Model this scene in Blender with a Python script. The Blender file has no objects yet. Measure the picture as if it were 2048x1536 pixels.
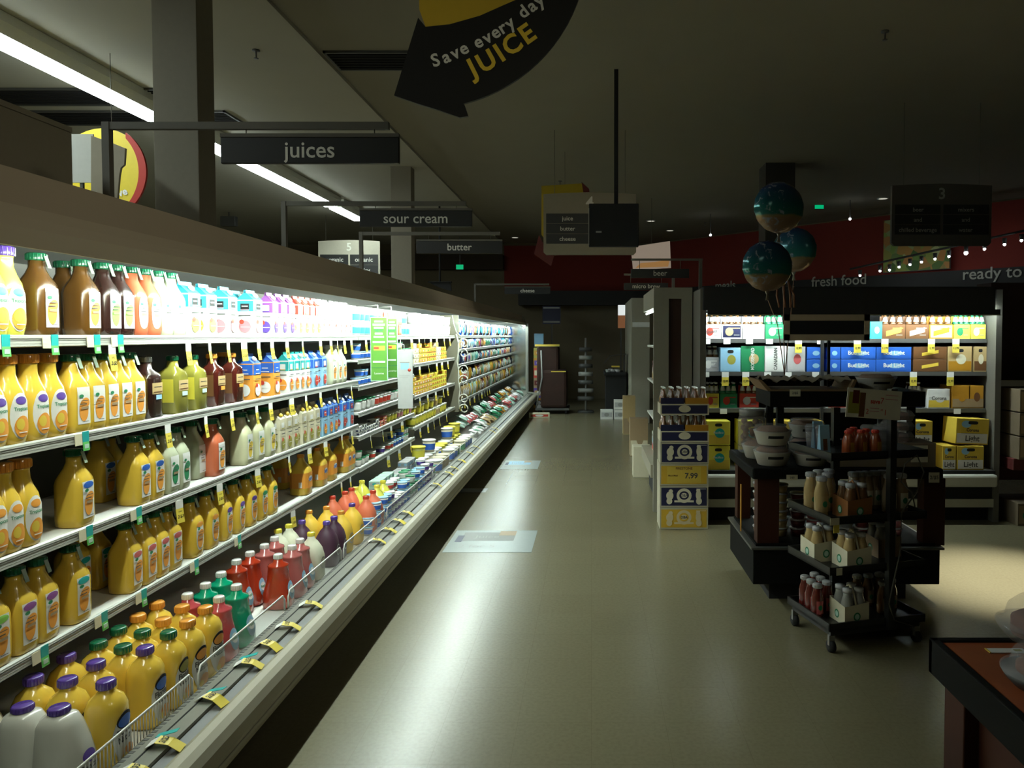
import bpy, bmesh, math, random
from mathutils import Vector, Matrix
random.seed(7)
scn = bpy.context.scene
COL = scn.collection
# ------------------------------------------------------------------ camera, world, exposure
H = 1.6; F = 1500.0; CX = 1183.0; PITCH = math.radians(2.0)
CY = 671.0 + F * math.tan(PITCH)
cd = bpy.data.cameras.new('camera'); cam = bpy.data.objects.new('camera', cd); COL.objects.link(cam)
cam.location = (0, 0, H); cam.rotation_euler = (math.pi / 2 - PITCH, 0, 0)
cd.sensor_width = 36; cd.lens = F / 2048 * 36
cd.shift_x = -(CX - 1024) / 2048; cd.shift_y = (CY - 768) / 2048
cd.clip_start = 0.05; cd.clip_end = 100
scn.camera = cam
w = bpy.data.worlds.new('world'); scn.world = w; w.use_nodes = True
w.node_tree.nodes['Background'].inputs[0].default_value = (0.5, 0.5, 0.45, 1)
w.node_tree.nodes['Background'].inputs[1].default_value = 0.02
scn.view_settings.view_transform = 'Standard'; scn.view_settings.look = 'None'
scn.view_settings.gamma = 1.0; scn.view_settings.use_curve_mapping = False
scn.view_settings.exposure = 0.0
scn.cycles.use_denoising = True
scn.cycles.max_bounces = 6; scn.cycles.diffuse_bounces = 3; scn.cycles.glossy_bounces = 3
scn.cycles.transmission_bounces = 4; scn.cycles.transparent_max_bounces = 6
scn.cycles.sample_clamp_indirect = 4.0
CASE_LAMP = 215.0; BEER_LAMP = 150.0; TUBE_LAMP = 30.0; CZ = 3.93

def spot(name, loc, target, power, size, blend, col=(1, .93, .8), r=.06):
    l = bpy.data.lights.new(name, 'SPOT'); l.energy = power; l.spot_size = math.radians(size); l.spot_blend = blend
    l.color = col; l.shadow_soft_size = r
    o = bpy.data.objects.new(name, l); COL.objects.link(o); o.location = loc
    o.rotation_euler = (Vector(target) - Vector(loc)).to_track_quat('-Z', 'Y').to_euler()
    return o
def area(name, loc, rot, sx, sy, power, col=(1, .95, .85)):
    l = bpy.data.lights.new(name, 'AREA'); l.shape = 'RECTANGLE'; l.size = sx; l.size_y = sy; l.energy = power; l.color = col
    o = bpy.data.objects.new(name, l); COL.objects.link(o); o.location = loc; o.rotation_euler = rot
    return o
# added spots with no fixtures behind them, put in to brighten the room
spot('added_spot', (2.75, 4.85, 3.90), (2.75, 4.85, 0), 2300, 27, 1.0, (1, .98, .88))  # added; stands in for the beer lights' glare on the floor
spot('added_spot', (1.2, -.6, 3.90), (-.6, 1.9, .6), 30, 110, 1.0, (1, .93, .66), .5)  # added soft fill from behind the camera
spot('added_spot', (.9, 7.4, 3.90), (-1.2, 8.5, 1.0), 16, 110, 1.0, (1, .9, .62), .5)  # added soft fill farther down the aisle

spot('added_spot', (2.3, .8, 3.90), (-1.45, 3.0, 1.95), 145, 44, .8, (1, .93, .72), .4)  # added to brighten the near canopy fascia
spot('added_spot', (2.3, 6.5, 3.90), (-1.45, 9.0, 1.95), 80, 46, .8, (1, .9, .74), .4)  # added to brighten the far canopy fascia

# ------------------------------------------------------------------ picture to world helpers
_f = Vector((0, math.cos(PITCH), -math.sin(PITCH))); _u = Vector((0, math.sin(PITCH), math.cos(PITCH)))
def ray(px, py):
    return Vector(((px - CX) / F, 0, 0)) + _u * ((CY - py) / F) + _f
def atY(px, py, Y):
    d = ray(px, py); t = Y / d.y; return Vector((d.x * t, Y, H + d.z * t))
def atZ(px, py, Z):
    d = ray(px, py); t = (Z - H) / d.z; return Vector((d.x * t, d.y * t, Z))
def Yx(px, X, z=1.0):
    d = F * X / (px - CX); return (d - math.sin(PITCH) * (H - z)) / math.cos(PITCH)

# ------------------------------------------------------------------ materials
MATS = {}
def M(key, col=None, rough=.5, metal=0.0, emit=0.0, trans=0.0, var=0.06, scale=30, coat=0.0, sss=0.0, spec=.5):
    if key in MATS: return MATS[key]
    m = bpy.data.materials.new(key); m.use_nodes = True; nt = m.node_tree; b = nt.nodes['Principled BSDF']
    c = (*col, 1)
    b.inputs['Roughness'].default_value = rough; b.inputs['Metallic'].default_value = metal
    b.inputs['Base Color'].default_value = c; b.inputs['Specular IOR Level'].default_value = spec
    if coat: b.inputs['Coat Weight'].default_value = coat; b.inputs['Coat Roughness'].default_value = .08
    if trans: b.inputs['Alpha'].default_value = max(.2, 1 - trans * 1.15)
    if emit:
        b.inputs['Emission Color'].default_value = c; b.inputs['Emission Strength'].default_value = emit
    if var and not emit:
        tc = nt.nodes.new('ShaderNodeTexCoord'); no = nt.nodes.new('ShaderNodeTexNoise'); no.inputs['Scale'].default_value = scale
        no.inputs['Detail'].default_value = 3
        mx = nt.nodes.new('ShaderNodeMix'); mx.data_type = 'RGBA'
        mx.inputs[6].default_value = tuple(max(0, x * (1 - var)) for x in col) + (1,)
        mx.inputs[7].default_value = tuple(min(1, x * (1 + var)) for x in col) + (1,)
        nt.links.new(tc.outputs['Object'], no.inputs['Vector']); nt.links.new(no.outputs['Fac'], mx.inputs[0])
        nt.links.new(mx.outputs[2], b.inputs['Base Color'])
    MATS[key] = m; return m
P = dict(rust=(.3, .12, .03), white=(.82, .82, .78), cream=(.7, .65, .47), black=(.012, .012, .012), grey=(.3, .3, .28), dgrey=(.08, .08, .075),
         yellow=(.78, .56, .07), orange=(.82, .34, .05), red=(.6, .06, .035), green=(.02, .22, .09), lgreen=(.26, .6, .1),
         teal=(.02, .4, .4), cyan=(.05, .5, .62), blue=(.03, .13, .55), lblue=(.3, .55, .75), navy=(.012, .014, .055), purple=(.10, .05, .32),
         violet=(.25, .08, .3), pink=(.65, .25, .28), brown=(.16, .07, .025), tan=(.5, .36, .16), amber=(.5, .24, .02), silver=(.5, .5, .5),
         olive=(.35, .33, .06), lemon=(.85, .75, .08), maroon=(.12, .015, .01), kraft=(.35, .25, .14), mint=(.5, .72, .6), rose=(.55, .12, .12))
def C(n, rough=.45, **k): return M('paint_' + n, P[n], rough, **k)
def plastic(n, col, rough=.22):
    if n == 'cap_green': col = (.008, .12, .055)
    return M('plastic_' + n, col, rough, coat=.7, var=.04, scale=12)

# ------------------------------------------------------------------ mesh builder
_txt = {}
def text_mesh(s, bold=0.0):
    k = (s, bold)
    if k not in _txt:
        c = bpy.data.curves.new('lettering', 'FONT'); c.body = s; c.size = 1; c.align_x = 'CENTER'; c.align_y = 'CENTER'
        c.offset = bold; c.resolution_u = 3
        o = bpy.data.objects.new('lettering', c); COL.objects.link(o)
        dg = bpy.context.evaluated_depsgraph_get()
        me = bpy.data.meshes.new_from_object(o.evaluated_get(dg))
        vs = [v.co.copy() for v in me.vertices]; fs = [tuple(p.vertices) for p in me.polygons]
        bpy.data.objects.remove(o); bpy.data.curves.remove(c); bpy.data.meshes.remove(me)
        _txt[k] = (vs, fs)
    return _txt[k]

class MB:
    def __init__(s): s.v = []; s.f = []; s.m = []; s.mats = []; s.sm = []
    def mi(s, m):
        if m not in s.mats: s.mats.append(m)
        return s.mats.index(m)
    def add(s, vs, fs, m, smooth=False):
        b = len(s.v); s.v += [tuple(v) for v in vs]; i = s.mi(m)
        for f in fs: s.f.append(tuple(b + k for k in f)); s.m.append(i); s.sm.append(smooth)
        return s
    def box(s, x0, x1, y0, y1, z0, z1, m, bev=0.0):
        x0, x1 = min(x0, x1), max(x0, x1); y0, y1 = min(y0, y1), max(y0, y1); z0, z1 = min(z0, z1), max(z0, z1)
        if bev > 0 and min(x1 - x0, y1 - y0, z1 - z0) > 2.2 * bev:
            bm = bmesh.new(); bmesh.ops.create_cube(bm, size=1)
            for v in bm.verts: v.co = Vector(((x0 + x1) / 2 + v.co.x * (x1 - x0), (y0 + y1) / 2 + v.co.y * (y1 - y0), (z0 + z1) / 2 + v.co.z * (z1 - z0)))
            bmesh.ops.bevel(bm, geom=bm.edges[:], offset=bev, segments=2, affect='EDGES', profile=.5)
            bm.verts.index_update(); s.add([v.co for v in bm.verts], [[v.index for v in f.verts] for f in bm.faces], m); bm.free(); return s
        vs = [(x, y, z) for z in (z0, z1) for y in (y0, y1) for x in (x0, x1)]
        return s.add(vs, [(0, 2, 3, 1), (4, 5, 7, 6), (0, 1, 5, 4), (2, 6, 7, 3), (0, 4, 6, 2), (1, 3, 7, 5)], m)
    def loft(s, secs, m, seg=20, caps=True):
        # secs: (z, rx, ry, n[, cx, cy])
        vs = []; fs = []
        for q in secs:
            z, rx, ry, n = q[:4]; cx, cy = (q[4], q[5]) if len(q) > 4 else (0, 0)
            for k in range(seg):
                a = 2 * math.pi * (k + .5) / seg; c, d = math.cos(a), math.sin(a)
                r = (abs(c) ** n + abs(d) ** n) ** (-1 / n)
                vs.append((cx + rx * r * c, cy + ry * r * d, z))
        for i in range(len(secs) - 1):
            for k in range(seg):
                a = i * seg + k; b = i * seg + (k + 1) % seg
                fs.append((a, b, b + seg, a + seg))
        if caps:
            fs.append(tuple(range(seg))[::-1]); fs.append(tuple((len(secs) - 1) * seg + k for k in range(seg)))
        return s.add(vs, fs, m, True)
    def prism_y(s, poly, y0, y1, m):   # poly in (x, z)
        n = len(poly); vs = [(x, y0, z) for x, z in poly] + [(x, y1, z) for x, z in poly]
        fs = [tuple(range(n)), tuple(range(2 * n - 1, n - 1, -1))] + [(k, k + n, (k + 1) % n + n, (k + 1) % n) for k in range(n)]
        return s.add(vs, fs, m)
    def prism_xz(s, poly, y0, y1, m): return s.prism_y(poly, y0, y1, m)
    def prism_z(s, poly, z0, z1, m):
        n = len(poly); vs = [(x, y, z0) for x, y in poly] + [(x, y, z1) for x, y in poly]
        fs = [tuple(range(n))[::-1], tuple(range(n, 2 * n))] + [(k, (k + 1) % n, (k + 1) % n + n, k + n) for k in range(n)]
        return s.add(vs, fs, m)
    def tube(s, pts, r, m, seg=8, closed=False):
        pts = [Vector(p) for p in pts]; n = len(pts); vs = []; fs = []
        for i, p in enumerate(pts):
            a = pts[i - 1] if (i or closed) else p; b = pts[(i + 1) % n] if (i < n - 1 or closed) else p
            t = (b - a); t = t.normalized() if t.length > 1e-9 else Vector((0, 0, 1))
            u = t.cross(Vector((0, 0, 1))) if abs(t.z) < .95 else t.cross(Vector((1, 0, 0)))
            u.normalize(); v = t.cross(u)
            for k in range(seg):
                a2 = 2 * math.pi * k / seg; vs.append(p + u * (r * math.cos(a2)) + v * (r * math.sin(a2)))
        for i in range(n if closed else n - 1):
            j = (i + 1) % n
            for k in range(seg):
                fs.append((i * seg + k, i * seg + (k + 1) % seg, j * seg + (k + 1) % seg, j * seg + k))
        if not closed: fs += [tuple(range(seg))[::-1], tuple((n - 1) * seg + k for k in range(seg))]
        return s.add(vs, fs, m, True)
    def text(s, t, org, u, v, h, m, bold=0.0, wmax=None, depth=.0012):
        vs, fs = text_mesh(t, bold); o = Vector(org); u = Vector(u).normalized(); v = Vector(v).normalized(); n = u.cross(v)
        wd = max((p.x for p in vs), default=1) * 2; k = h / .72
        ku = min(k, wmax / wd) if wmax else k
        s.add([o + u * (p.x * ku) + v * (p.y * k) + n * depth for p in vs], fs, m); return s
    def mesh(s, name):
        me = bpy.data.meshes.new(name); me.from_pydata(s.v, [], s.f)
        for m in s.mats: me.materials.append(m)
        me.polygons.foreach_set('material_index', s.m); me.polygons.foreach_set('use_smooth', s.sm); me.update()
        return me
    def xform(s, mat, start=0):
        for i in range(start, len(s.v)): s.v[i] = tuple(mat @ Vector(s.v[i]))
        return s

def surf(secs, z, y):
    q = secs[0]; secs = [(a[0], a[1] + (a[4] if len(a) > 4 else 0), a[2], a[3]) for a in secs]
    for a, b in zip(secs, secs[1:]):
        if a[0] <= z <= b[0]:
            t = (z - a[0]) / max(1e-6, b[0] - a[0]); rx = a[1] + (b[1] - a[1]) * t; ry = a[2] + (b[2] - a[2]) * t; n = a[3] + (b[3] - a[3]) * t
            return rx * max(0, 1 - min(1, abs(y / ry)) ** n) ** (1 / n)
    return secs[-1][1] if z > secs[-1][0] else secs[0][1]
def decal(secs, layers, side=False):
    """printed shapes lying on the front of a lofted body; side=True lays them on the flank instead"""
    mb = MB()
    sc = [(q[0], q[2], q[1], q[3]) for q in secs] if side else [(a[0], a[1] + (a[4] if len(a) > 4 else 0), a[2], a[3]) for a in secs]
    def put(pts, fs, mat, k):
        off = .0012 + .0007 * k; vs = []
        for (a, z) in pts:
            x = surf(sc, z, a) + off
            vs.append((a, -x, z) if side else (x, a, z))
        mb.add(vs, fs, mat, False)
    for k, L in enumerate(layers):
        t, mat = L[0], L[-1]
        if t == 'rect':
            y0, y1, z0, z1 = L[1:5]; nx, nz = 6, 8
            pts = [(y0 + (y1 - y0) * i / nx, z0 + (z1 - z0) * j / nz) for j in range(nz + 1) for i in range(nx + 1)]
            put(pts, [(j * (nx + 1) + i, j * (nx + 1) + i + 1, (j + 1) * (nx + 1) + i + 1, (j + 1) * (nx + 1) + i) for j in range(nz) for i in range(nx)], mat, k)
        elif t == 'slant':
            cy, cz, a_w, a_h, sl = L[1:6]
            put([(cy - a_w, cz - a_h - sl), (cy + a_w, cz - a_h + sl), (cy + a_w, cz + a_h + sl), (cy - a_w, cz + a_h - sl)], [(0, 1, 2, 3)], mat, k)
        elif t == 'oval':
            cy, cz, ry, rz = L[1:5]; n = L[5] if len(L) > 6 else 2; S = 20; R = 3; pts = [(cy, cz)]
            for r in range(1, R + 1):
                for i in range(S):
                    a = 2 * math.pi * i / S; c, d = math.cos(a), math.sin(a); q = (abs(c) ** n + abs(d) ** n) ** (-1 / n) * r / R
                    pts.append((cy + ry * c * q, cz + rz * d * q))
            fs = [(0, 1 + i, 1 + (i + 1) % S) for i in range(S)]
            for r in range(R - 1):
                for i in range(S):
                    a = 1 + r * S + i; b = 1 + r * S + (i + 1) % S; fs.append((a, a + S, b + S, b))
            put(pts, fs, mat, k)
        elif t == 'text':
            st, cy, cz, hh, wm, rot, bold = L[1:8]; vs, fs = text_mesh(st, bold); q = hh / .72
            wd = max((p.x for p in vs), default=1) * 2; qx = min(q, wm / wd)
            cr, sr = math.cos(rot), math.sin(rot)
            put([(cy + p.x * qx * cr - p.y * q * sr, cz + p.x * qx * sr + p.y * q * cr) for p in vs], fs, mat, k)
    return mb

# ------------------------------------------------------------------ objects
def link(name, me, parent=None, loc=None, rz=0.0, rot=None):
    o = bpy.data.objects.new(name, me); COL.objects.link(o)
    if parent is not None: o.parent = parent
    if loc is not None: o.location = loc
    if rot is not None: o.rotation_euler = rot
    elif rz: o.rotation_euler = (0, 0, rz)
    return o
def tag(o, label, cat, group=None, kind=None):
    o['label'] = label; o['category'] = cat
    if group: o['group'] = group
    if kind: o['kind'] = kind
    return o
def thing(name, loc, label, cat, group=None, rz=0.0, rot=None):
    return tag(link(name, None, None, loc, rz, rot), label, cat, group)
def struct(name, mb):
    o = link(name, mb.mesh(name)); o['kind'] = 'structure'; return o
def single(name, mb, label, cat, group=None, loc=None, rz=0.0, rot=None):
    return tag(link(name, mb.mesh(name), None, loc, rz, rot), label, cat, group)
def part(name, mb, parent, loc=None, label=None):
    o = link(name, mb.mesh(name) if isinstance(mb, MB) else mb, parent, loc)
    if label: o['label'] = label
    return o
KIT = {}
def kit(key, fn):
    if key not in KIT:
        seen = {}; r = []
        for q in fn():
            n, mb, sub = q[:3]
            if id(mb) not in seen: seen[id(mb)] = (mb.mesh(n) if isinstance(mb, MB) else mb, mb)
            r.append((n, seen[id(mb)][0], sub, q[3] if len(q) > 3 else None))
        KIT[key] = r
    return KIT[key]
def put(name, key, fn, loc, label, cat, group, rz=0.0, rot=None):
    ps = kit(key, fn)
    if len(ps) == 1:
        return tag(link(name, ps[0][1], None, loc, rz, rot), label, cat, group)
    t = thing(name, loc, label, cat, group, rz, rot); made = {}
    for n, me, sub, lc in ps:
        o = link(n, me, made[sub] if sub else t, lc); made[n] = o
    return t
ONES = 'zero first second third fourth fifth sixth seventh eighth ninth tenth eleventh twelfth thirteenth fourteenth fifteenth sixteenth seventeenth eighteenth nineteenth'.split()
TENS = 'x x twenty thirty forty fifty sixty seventy eighty ninety'.split(); TENTH = 'x x twentieth thirtieth fortieth fiftieth sixtieth seventieth eightieth ninetieth'.split()
def nth(n):
    if n < 20: return ONES[n]
    return TENTH[n // 10] if n % 10 == 0 else TENS[n // 10] + '-' + ONES[n % 10]

# ------------------------------------------------------------------ room
def floor_mat():
    m = bpy.data.materials.new('vinyl_floor'); m.use_nodes = True; nt = m.node_tree; b = nt.nodes['Principled BSDF']
    tc = nt.nodes.new('ShaderNodeTexCoord'); br = nt.nodes.new('ShaderNodeTexBrick'); no = nt.nodes.new('ShaderNodeTexNoise'); n2 = nt.nodes.new('ShaderNodeTexNoise')
    br.offset = 0; br.inputs['Scale'].default_value = 1; br.inputs['Brick Width'].default_value = .305; br.inputs['Row Height'].default_value = .305
    br.inputs['Mortar Size'].default_value = .0015; br.inputs['Mortar'].default_value = (.155, .137, .08, 1)
    br.inputs['Color1'].default_value = (.178, .158, .094, 1); br.inputs['Color2'].default_value = (.172, .152, .09, 1)
    no.inputs['Scale'].default_value = 60; no.inputs['Detail'].default_value = 5; n2.inputs['Scale'].default_value = 1.6
    mx = nt.nodes.new('ShaderNodeMix'); mx.data_type = 'RGBA'; mx.blend_type = 'MULTIPLY'; mx.inputs[0].default_value = .35
    cr = nt.nodes.new('ShaderNodeValToRGB'); cr.color_ramp.elements[0].position = .35; cr.color_ramp.elements[0].color = (.72, .72, .72, 1); cr.color_ramp.elements[1].position = .6
    L = nt.links.new
    L(tc.outputs['Object'], br.inputs['Vector']); L(tc.outputs['Object'], no.inputs['Vector']); L(tc.outputs['Object'], n2.inputs['Vector'])
    L(no.outputs['Fac'], cr.inputs['Fac']); L(br.outputs['Color'], mx.inputs[6]); L(cr.outputs['Color'], mx.inputs[7]); L(mx.outputs[2], b.inputs['Base Color'])
    mr = nt.nodes.new('ShaderNodeMapRange'); mr.inputs['To Min'].default_value = .25; mr.inputs['To Max'].default_value = .29
    b.inputs['Roughness'].default_value = .27; b.inputs['Specular IOR Level'].default_value = .4
    return m
X0, X1, Yb, Ye = -9.0, 9.0, -2.0, 19.0
struct('floor', MB().box(X0, X1, Yb, Ye + 4, -.1, 0, floor_mat()))
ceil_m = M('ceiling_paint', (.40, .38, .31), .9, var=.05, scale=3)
wall_m = M('wall_beige', (.2, .165, .1), .85)
red_m = M('wall_red', (.22, .022, .012), .8)
blk_m = M('band_black', (.014, .014, .013), .6)
struct('ceiling', MB().box(-2.23, X1, Yb, Ye + 4, CZ, 4.3, M('ceiling_shaded', (.25, .225, .17), .9, var=.05, scale=3)))  # shade on this side is put into a darker ceiling colour
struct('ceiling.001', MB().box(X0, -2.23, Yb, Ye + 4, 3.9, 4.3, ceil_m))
struct('wall_left', MB().box(X0 - .1, X0, Yb, Ye + 4, 0, 4.2, wall_m))
struct('wall_rear', MB().box(X0, X1, Yb - .1, Yb, 0, 4.2, wall_m))
struct('wall_right', MB().box(X1, X1 + .1, Yb, Ye + 4, 0, 4.2, wall_m))
mb = MB(); mb.box(X0, 9, Ye + .02, Ye + .12, 0, 4.2, wall_m)
struct('wall_back', mb)
mb = MB(); mb.box(-2.2, 1.9, Ye - .04, Ye + .0, 2.72, 3.86, red_m)
struct('wall_back.001', mb)
struct('trim_1', MB().box(-1.8, 1.9, Ye - .55, Ye - .06, 2.35, 2.70, blk_m))
struct('trim_2', MB().box(X0, -2.2, Ye - .3, Ye, 3.25, 3.6, M('band_brown', (.05, .035, .02), .8)))
# slanting perimeter wall behind the beer case
a = Vector((1.55, 19.0)); b = Vector((8.9, 11.0)); d = (b - a); L_ = d.length; d.normalize(); n = Vector((-d.y, d.x))
def slant(z0, z1, t0, t1, off, mat, mb=None):
    mb = mb or MB(); p = [a + d * t0 - n * off, a + d * t1 - n * off, a + d * t1 + n * .2, a + d * t0 + n * .2]
    return mb.prism_z([(q.x, q.y) for q in p], z0, z1, mat)
struct('wall_slanting', slant(0, 4.2, 0, L_, 0, wall_m))
struct('wall_slanting.001', slant(2.75, 3.9, 0, L_, .04, red_m))
struct('trim_3', slant(2.25, 2.76, 0, L_, .1, blk_m))
# ------------------------------------------------------------------ columns
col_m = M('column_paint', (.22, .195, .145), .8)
for i, (y0, y1) in enumerate(((4.74, 4.95), (10.3, 10.5))):
    struct('column' + ('' if not i else '.001'), MB().box(-2.74, -2.46, y0, y1, 0, 3.92, col_m, .004))
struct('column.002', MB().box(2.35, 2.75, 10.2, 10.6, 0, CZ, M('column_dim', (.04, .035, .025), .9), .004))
# ------------------------------------------------------------------ ceiling vents and sprinklers
def vent(name, x0, x1, y0, y1, z, label):
    t = thing(name, ((x0 + x1) / 2, (y0 + y1) / 2, z), label, 'vent'); dx, dy = (x1 - x0) / 2, (y1 - y0) / 2
    f = MB(); m = C('dgrey')
    for q in ((-dx, dx, -dy, -dy + .02), (-dx, dx, dy - .02, dy), (-dx, -dx + .02, -dy, dy), (dx - .02, dx, -dy, dy)): f.box(*q, -.02, 0, m)
    part('frame', f, t)
    s = MB(); s.box(-dx + .02, dx - .02, -dy + .02, dy - .02, -.006, 0, C('black', .9))
    k = -dy + .06
    while k < dy - .03: s.box(-dx + .02, dx - .02, k, k + .008, -.018, -.006, C('black', .9)); k += .06
    part('louvre', s, t)
vent('ceiling_vent', -2.2, -1.2, 6.22, 6.64, CZ, 'black louvred ceiling vent beside the arrow-shaped sale sign')
vent('ceiling_vent', -5.9, -3.9, 7.05, 7.55, 3.9, 'nearer dark ceiling vent above the lit strip light')
vent('ceiling_vent', -5.75, -3.75, 7.75, 8.25, 3.9, 'dark ceiling vent just beyond the nearer one by the strip light')
def sprk():
    mb = MB(); m = C('dgrey'); mb.loft([(-.07, .018, .018, 2), (-.066, .02, .02, 2), (-.06, .006, .006, 2), (-.01, .008, .008, 2), (-.01, .03, .03, 2), (0, .03, .03, 2)], m, 12); return [('sprinkler_head', mb, None)]
for px, py, z, lb in ((512, 100, 3.9, 'pale sprinkler head on the ceiling beside the near grey column'), (1770, 62, CZ, 'dark sprinkler head on the dim ceiling above the hanging aisle three sign'), (1120, 362, CZ, 'small sprinkler head on ceiling above the aisle four sign'), (1410, 445, CZ, 'small sprinkler head on ceiling near the tilted food picture'), (857, 388, 4.2, 'small sprinkler head on ceiling over the sour cream sign')):
    put('sprinkler_head', 'sprk', sprk, atZ(px, py, z), lb, 'sprinkler', None)
# strip light over the next aisle
def tube_light(y0, y1, label):
    t = thing('strip_light', (-4.32, (y0 + y1) / 2, 3.894), label, 'ceiling light', 'strip lights over the next aisle'); h = (y1 - y0) / 2
    part('housing', MB().prism_y([(-.14, 0), (-.14, -.07), (-.11, -.14), (.11, -.14), (.16, -.07), (.16, 0)], -h, h, M('lamp_housing', (.6, .6, .52), .5)), t)
    part('diffuser', MB().prism_y([(-.105, -.14), (-.095, -.165), (.095, -.165), (.105, -.14)], -h + .02, h - .02, M('lamp_tube', (.86, 1, .97), emit=TUBE_LAMP)), t)
tube_light(.6, 7.9, 'near bright white strip light hanging under the ceiling over next aisle')
tube_light(8.0, 12.55, 'middle bright strip light partly behind the juices sign')
tube_light(12.7, 14.05, 'short bright strip light farthest along, ending at the sour cream sign')

# ------------------------------------------------------------------ open refrigerated cases along the aisle
case_m = M('case_enamel', (.34, .315, .235), .42, var=.03); can_m = M('canopy_enamel', (.66, .58, .44), .5, var=.04, scale=4)
can_d = M('canopy_upper', (.52, .44, .33), .6, var=.04, scale=4)
rail_m = M('rail_metal', (.27, .275, .24), .38, metal=.55); steel = M('shelf_steel', (.5, .52, .48), .35, metal=.4)
inner = M('case_inner', (.72, .73, .68), .5); darkin = M('case_back', (.06, .055, .04), .6); lamp_main = M('case_lamp', (.86, 1, .93), emit=CASE_LAMP); lamp_near = M('case_lamp_near', (.9, 1, .86), emit=CASE_LAMP * .38); lamp_far = M('case_lamp_far', (.82, 1, .96), emit=CASE_LAMP * .55)
strip_m = M('price_strip', (.38, .39, .35), .35); kick_m = C('black', .7); clearp = M('clear_guard', (.75, .78, .76), .12, trans=.85, var=0)
SX = -1.75
def cooler(y0, y1, label, shelves, lamps, back=darkin, lm=None):
    y0 += .002; y1 -= .002
    t = thing('refrigerated_case', (-1.8, y0, 0), label, 'refrigerated case', 'open refrigerated cases lining the aisle')
    o = -1.8
    def pr(name, poly, mat, a=y0, b=y1, par=None):
        return part(name, MB().prism_y([(x - o, z) for x, z in poly], a - y0, b - y0, mat), par or t)
    pr('kick_plate', [(-1.46, 0), (-1.46, .18), (-1.52, .18), (-1.52, 0)], kick_m)
    b_ = pr('bumper', [(-1.29, .165), (-1.22, .17), (-1.196, .185), (-1.187, .21), (-1.184, .245), (-1.187, .285), (-1.2, .312), (-1.222, .326), (-1.25, .328), (-1.29, .31)], case_m)
    part('seam_strip', MB().prism_y([(-1.1868 - o, .222), (-1.183 - o, .224), (-1.183 - o, .229), (-1.1868 - o, .231)], 0, y1 - y0, M('seam', (.3, .29, .24), .5)), b_)
    pr('slot', [(-1.25, .318), (-1.30, .326), (-1.30, .30), (-1.25, .30)], C('dgrey'))
    r_ = pr('air_rail', [(-1.30, .30), (-1.30, .339), (-1.405, .336), (-1.405, .25), (-1.42, .25), (-1.42, .17), (-1.3, .17)], rail_m)
    g = MB(); g.prism_y([(-1.352 - o, .3385), (-1.352 - o, .3395), (-1.357 - o, .3395), (-1.357 - o, .338)], 0, y1 - y0, C('black'))
    yy = y0 + .012
    while yy < y1 - .02:
        g.box(-1.402 - o, -1.386 - o, yy - y0, yy - y0 + .012, .3355, .3375, C('dgrey')); yy += .024
    part('air_grille', g, r_)
    pr('deck', [(-1.42, .17), (-1.42, .26), (-2.3, .26), (-2.3, .17)], inner)
    pr('back_panel', [(-2.28, .26), (-2.28, 1.9), (-2.42, 1.9), (-2.42, 0), (-2.3, 0)], back)
    c_ = pr('canopy', [(-2.44, 1.9), (-2.44, 2.04), (-1.52, 2.04), (-1.497, 1.94), (-1.50, 1.9)], can_d)
    part('fascia', MB().prism_y([(-1.497 - o, 1.94), (-1.462 - o, 1.905), (-1.44 - o, 1.874), (-1.448 - o, 1.826), (-1.462 - o, 1.826), (-1.47 - o, 1.9), (-1.50 - o, 1.9)], 0, y1 - y0, can_m), c_)
    part('liner', MB().prism_y([(-1.47 - o, 1.90), (-1.47 - o, 1.89), (-2.28 - o, 1.886), (-2.28 - o, 1.90)], 0, y1 - y0, M('case_liner', (.25, .26, .25), .35, metal=.3)), c_)
    for (la, lb) in lamps:
        lamp_m = lm or (lamp_near if la < 2 else lamp_main)  # near tubes get weaker emission so the closest jugs render darker
        l_ = part('lamp', MB().tube([(-1.535 - o, la - y0, 1.868), (-1.535 - o, lb - y0, 1.868)], .013, lamp_m, 8), t)
    for (z, ya, yb, dep, sx) in shelves:
        s = MB(); s.box(sx - .005 - o, sx - dep - o, ya - y0 + .01, yb - y0 - .01, z - .02, z - .004, inner)
        sh = part('shelf', s, t)
        p = MB(); p.prism_y([(sx - .006 - o, z + .002), (sx - o, z - .003), (sx + .004 - o, z - .034), (sx - .006 - o, z - .037)], ya - y0 + .01, yb - y0 - .01, strip_m)
        for dz in (.008, .014, .025): p.prism_y([(sx - .003 - o, z - dz), (sx + .0035 - o, z - dz), (sx + .0035 - o, z - dz - .0016), (sx - .003 - o, z - dz - .0016)], ya - y0 + .01, yb - y0 - .01, C('grey'))
        part('price_channel', p, sh)
        k = MB(); q = ya + .02
        while q < yb - .05:
            k.prism_y([(sx - .03 - o, z - .021), (-2.28 - o, z - .021), (-2.28 - o, z - .07), (sx - .2 - o, z - .04)], q - y0, q - y0 + .003, C('grey')); q += .9
        part('bracket', k, sh)
    return t
J0, J1, D1, K1 = .7, 5.62, 9.6, 16.4
case_a = cooler(J0, J1, 'long open juice case nearest the camera, full of juice jugs', [(1.6, J0, J1, .5, SX), (1.267, J0, J1, .5, SX), (.937, J0, J1, .5, SX), (.61, J0, J1, .5, SX)], [(1.45, 2.85), (2.95, 4.2), (4.25, 5.6)])
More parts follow.
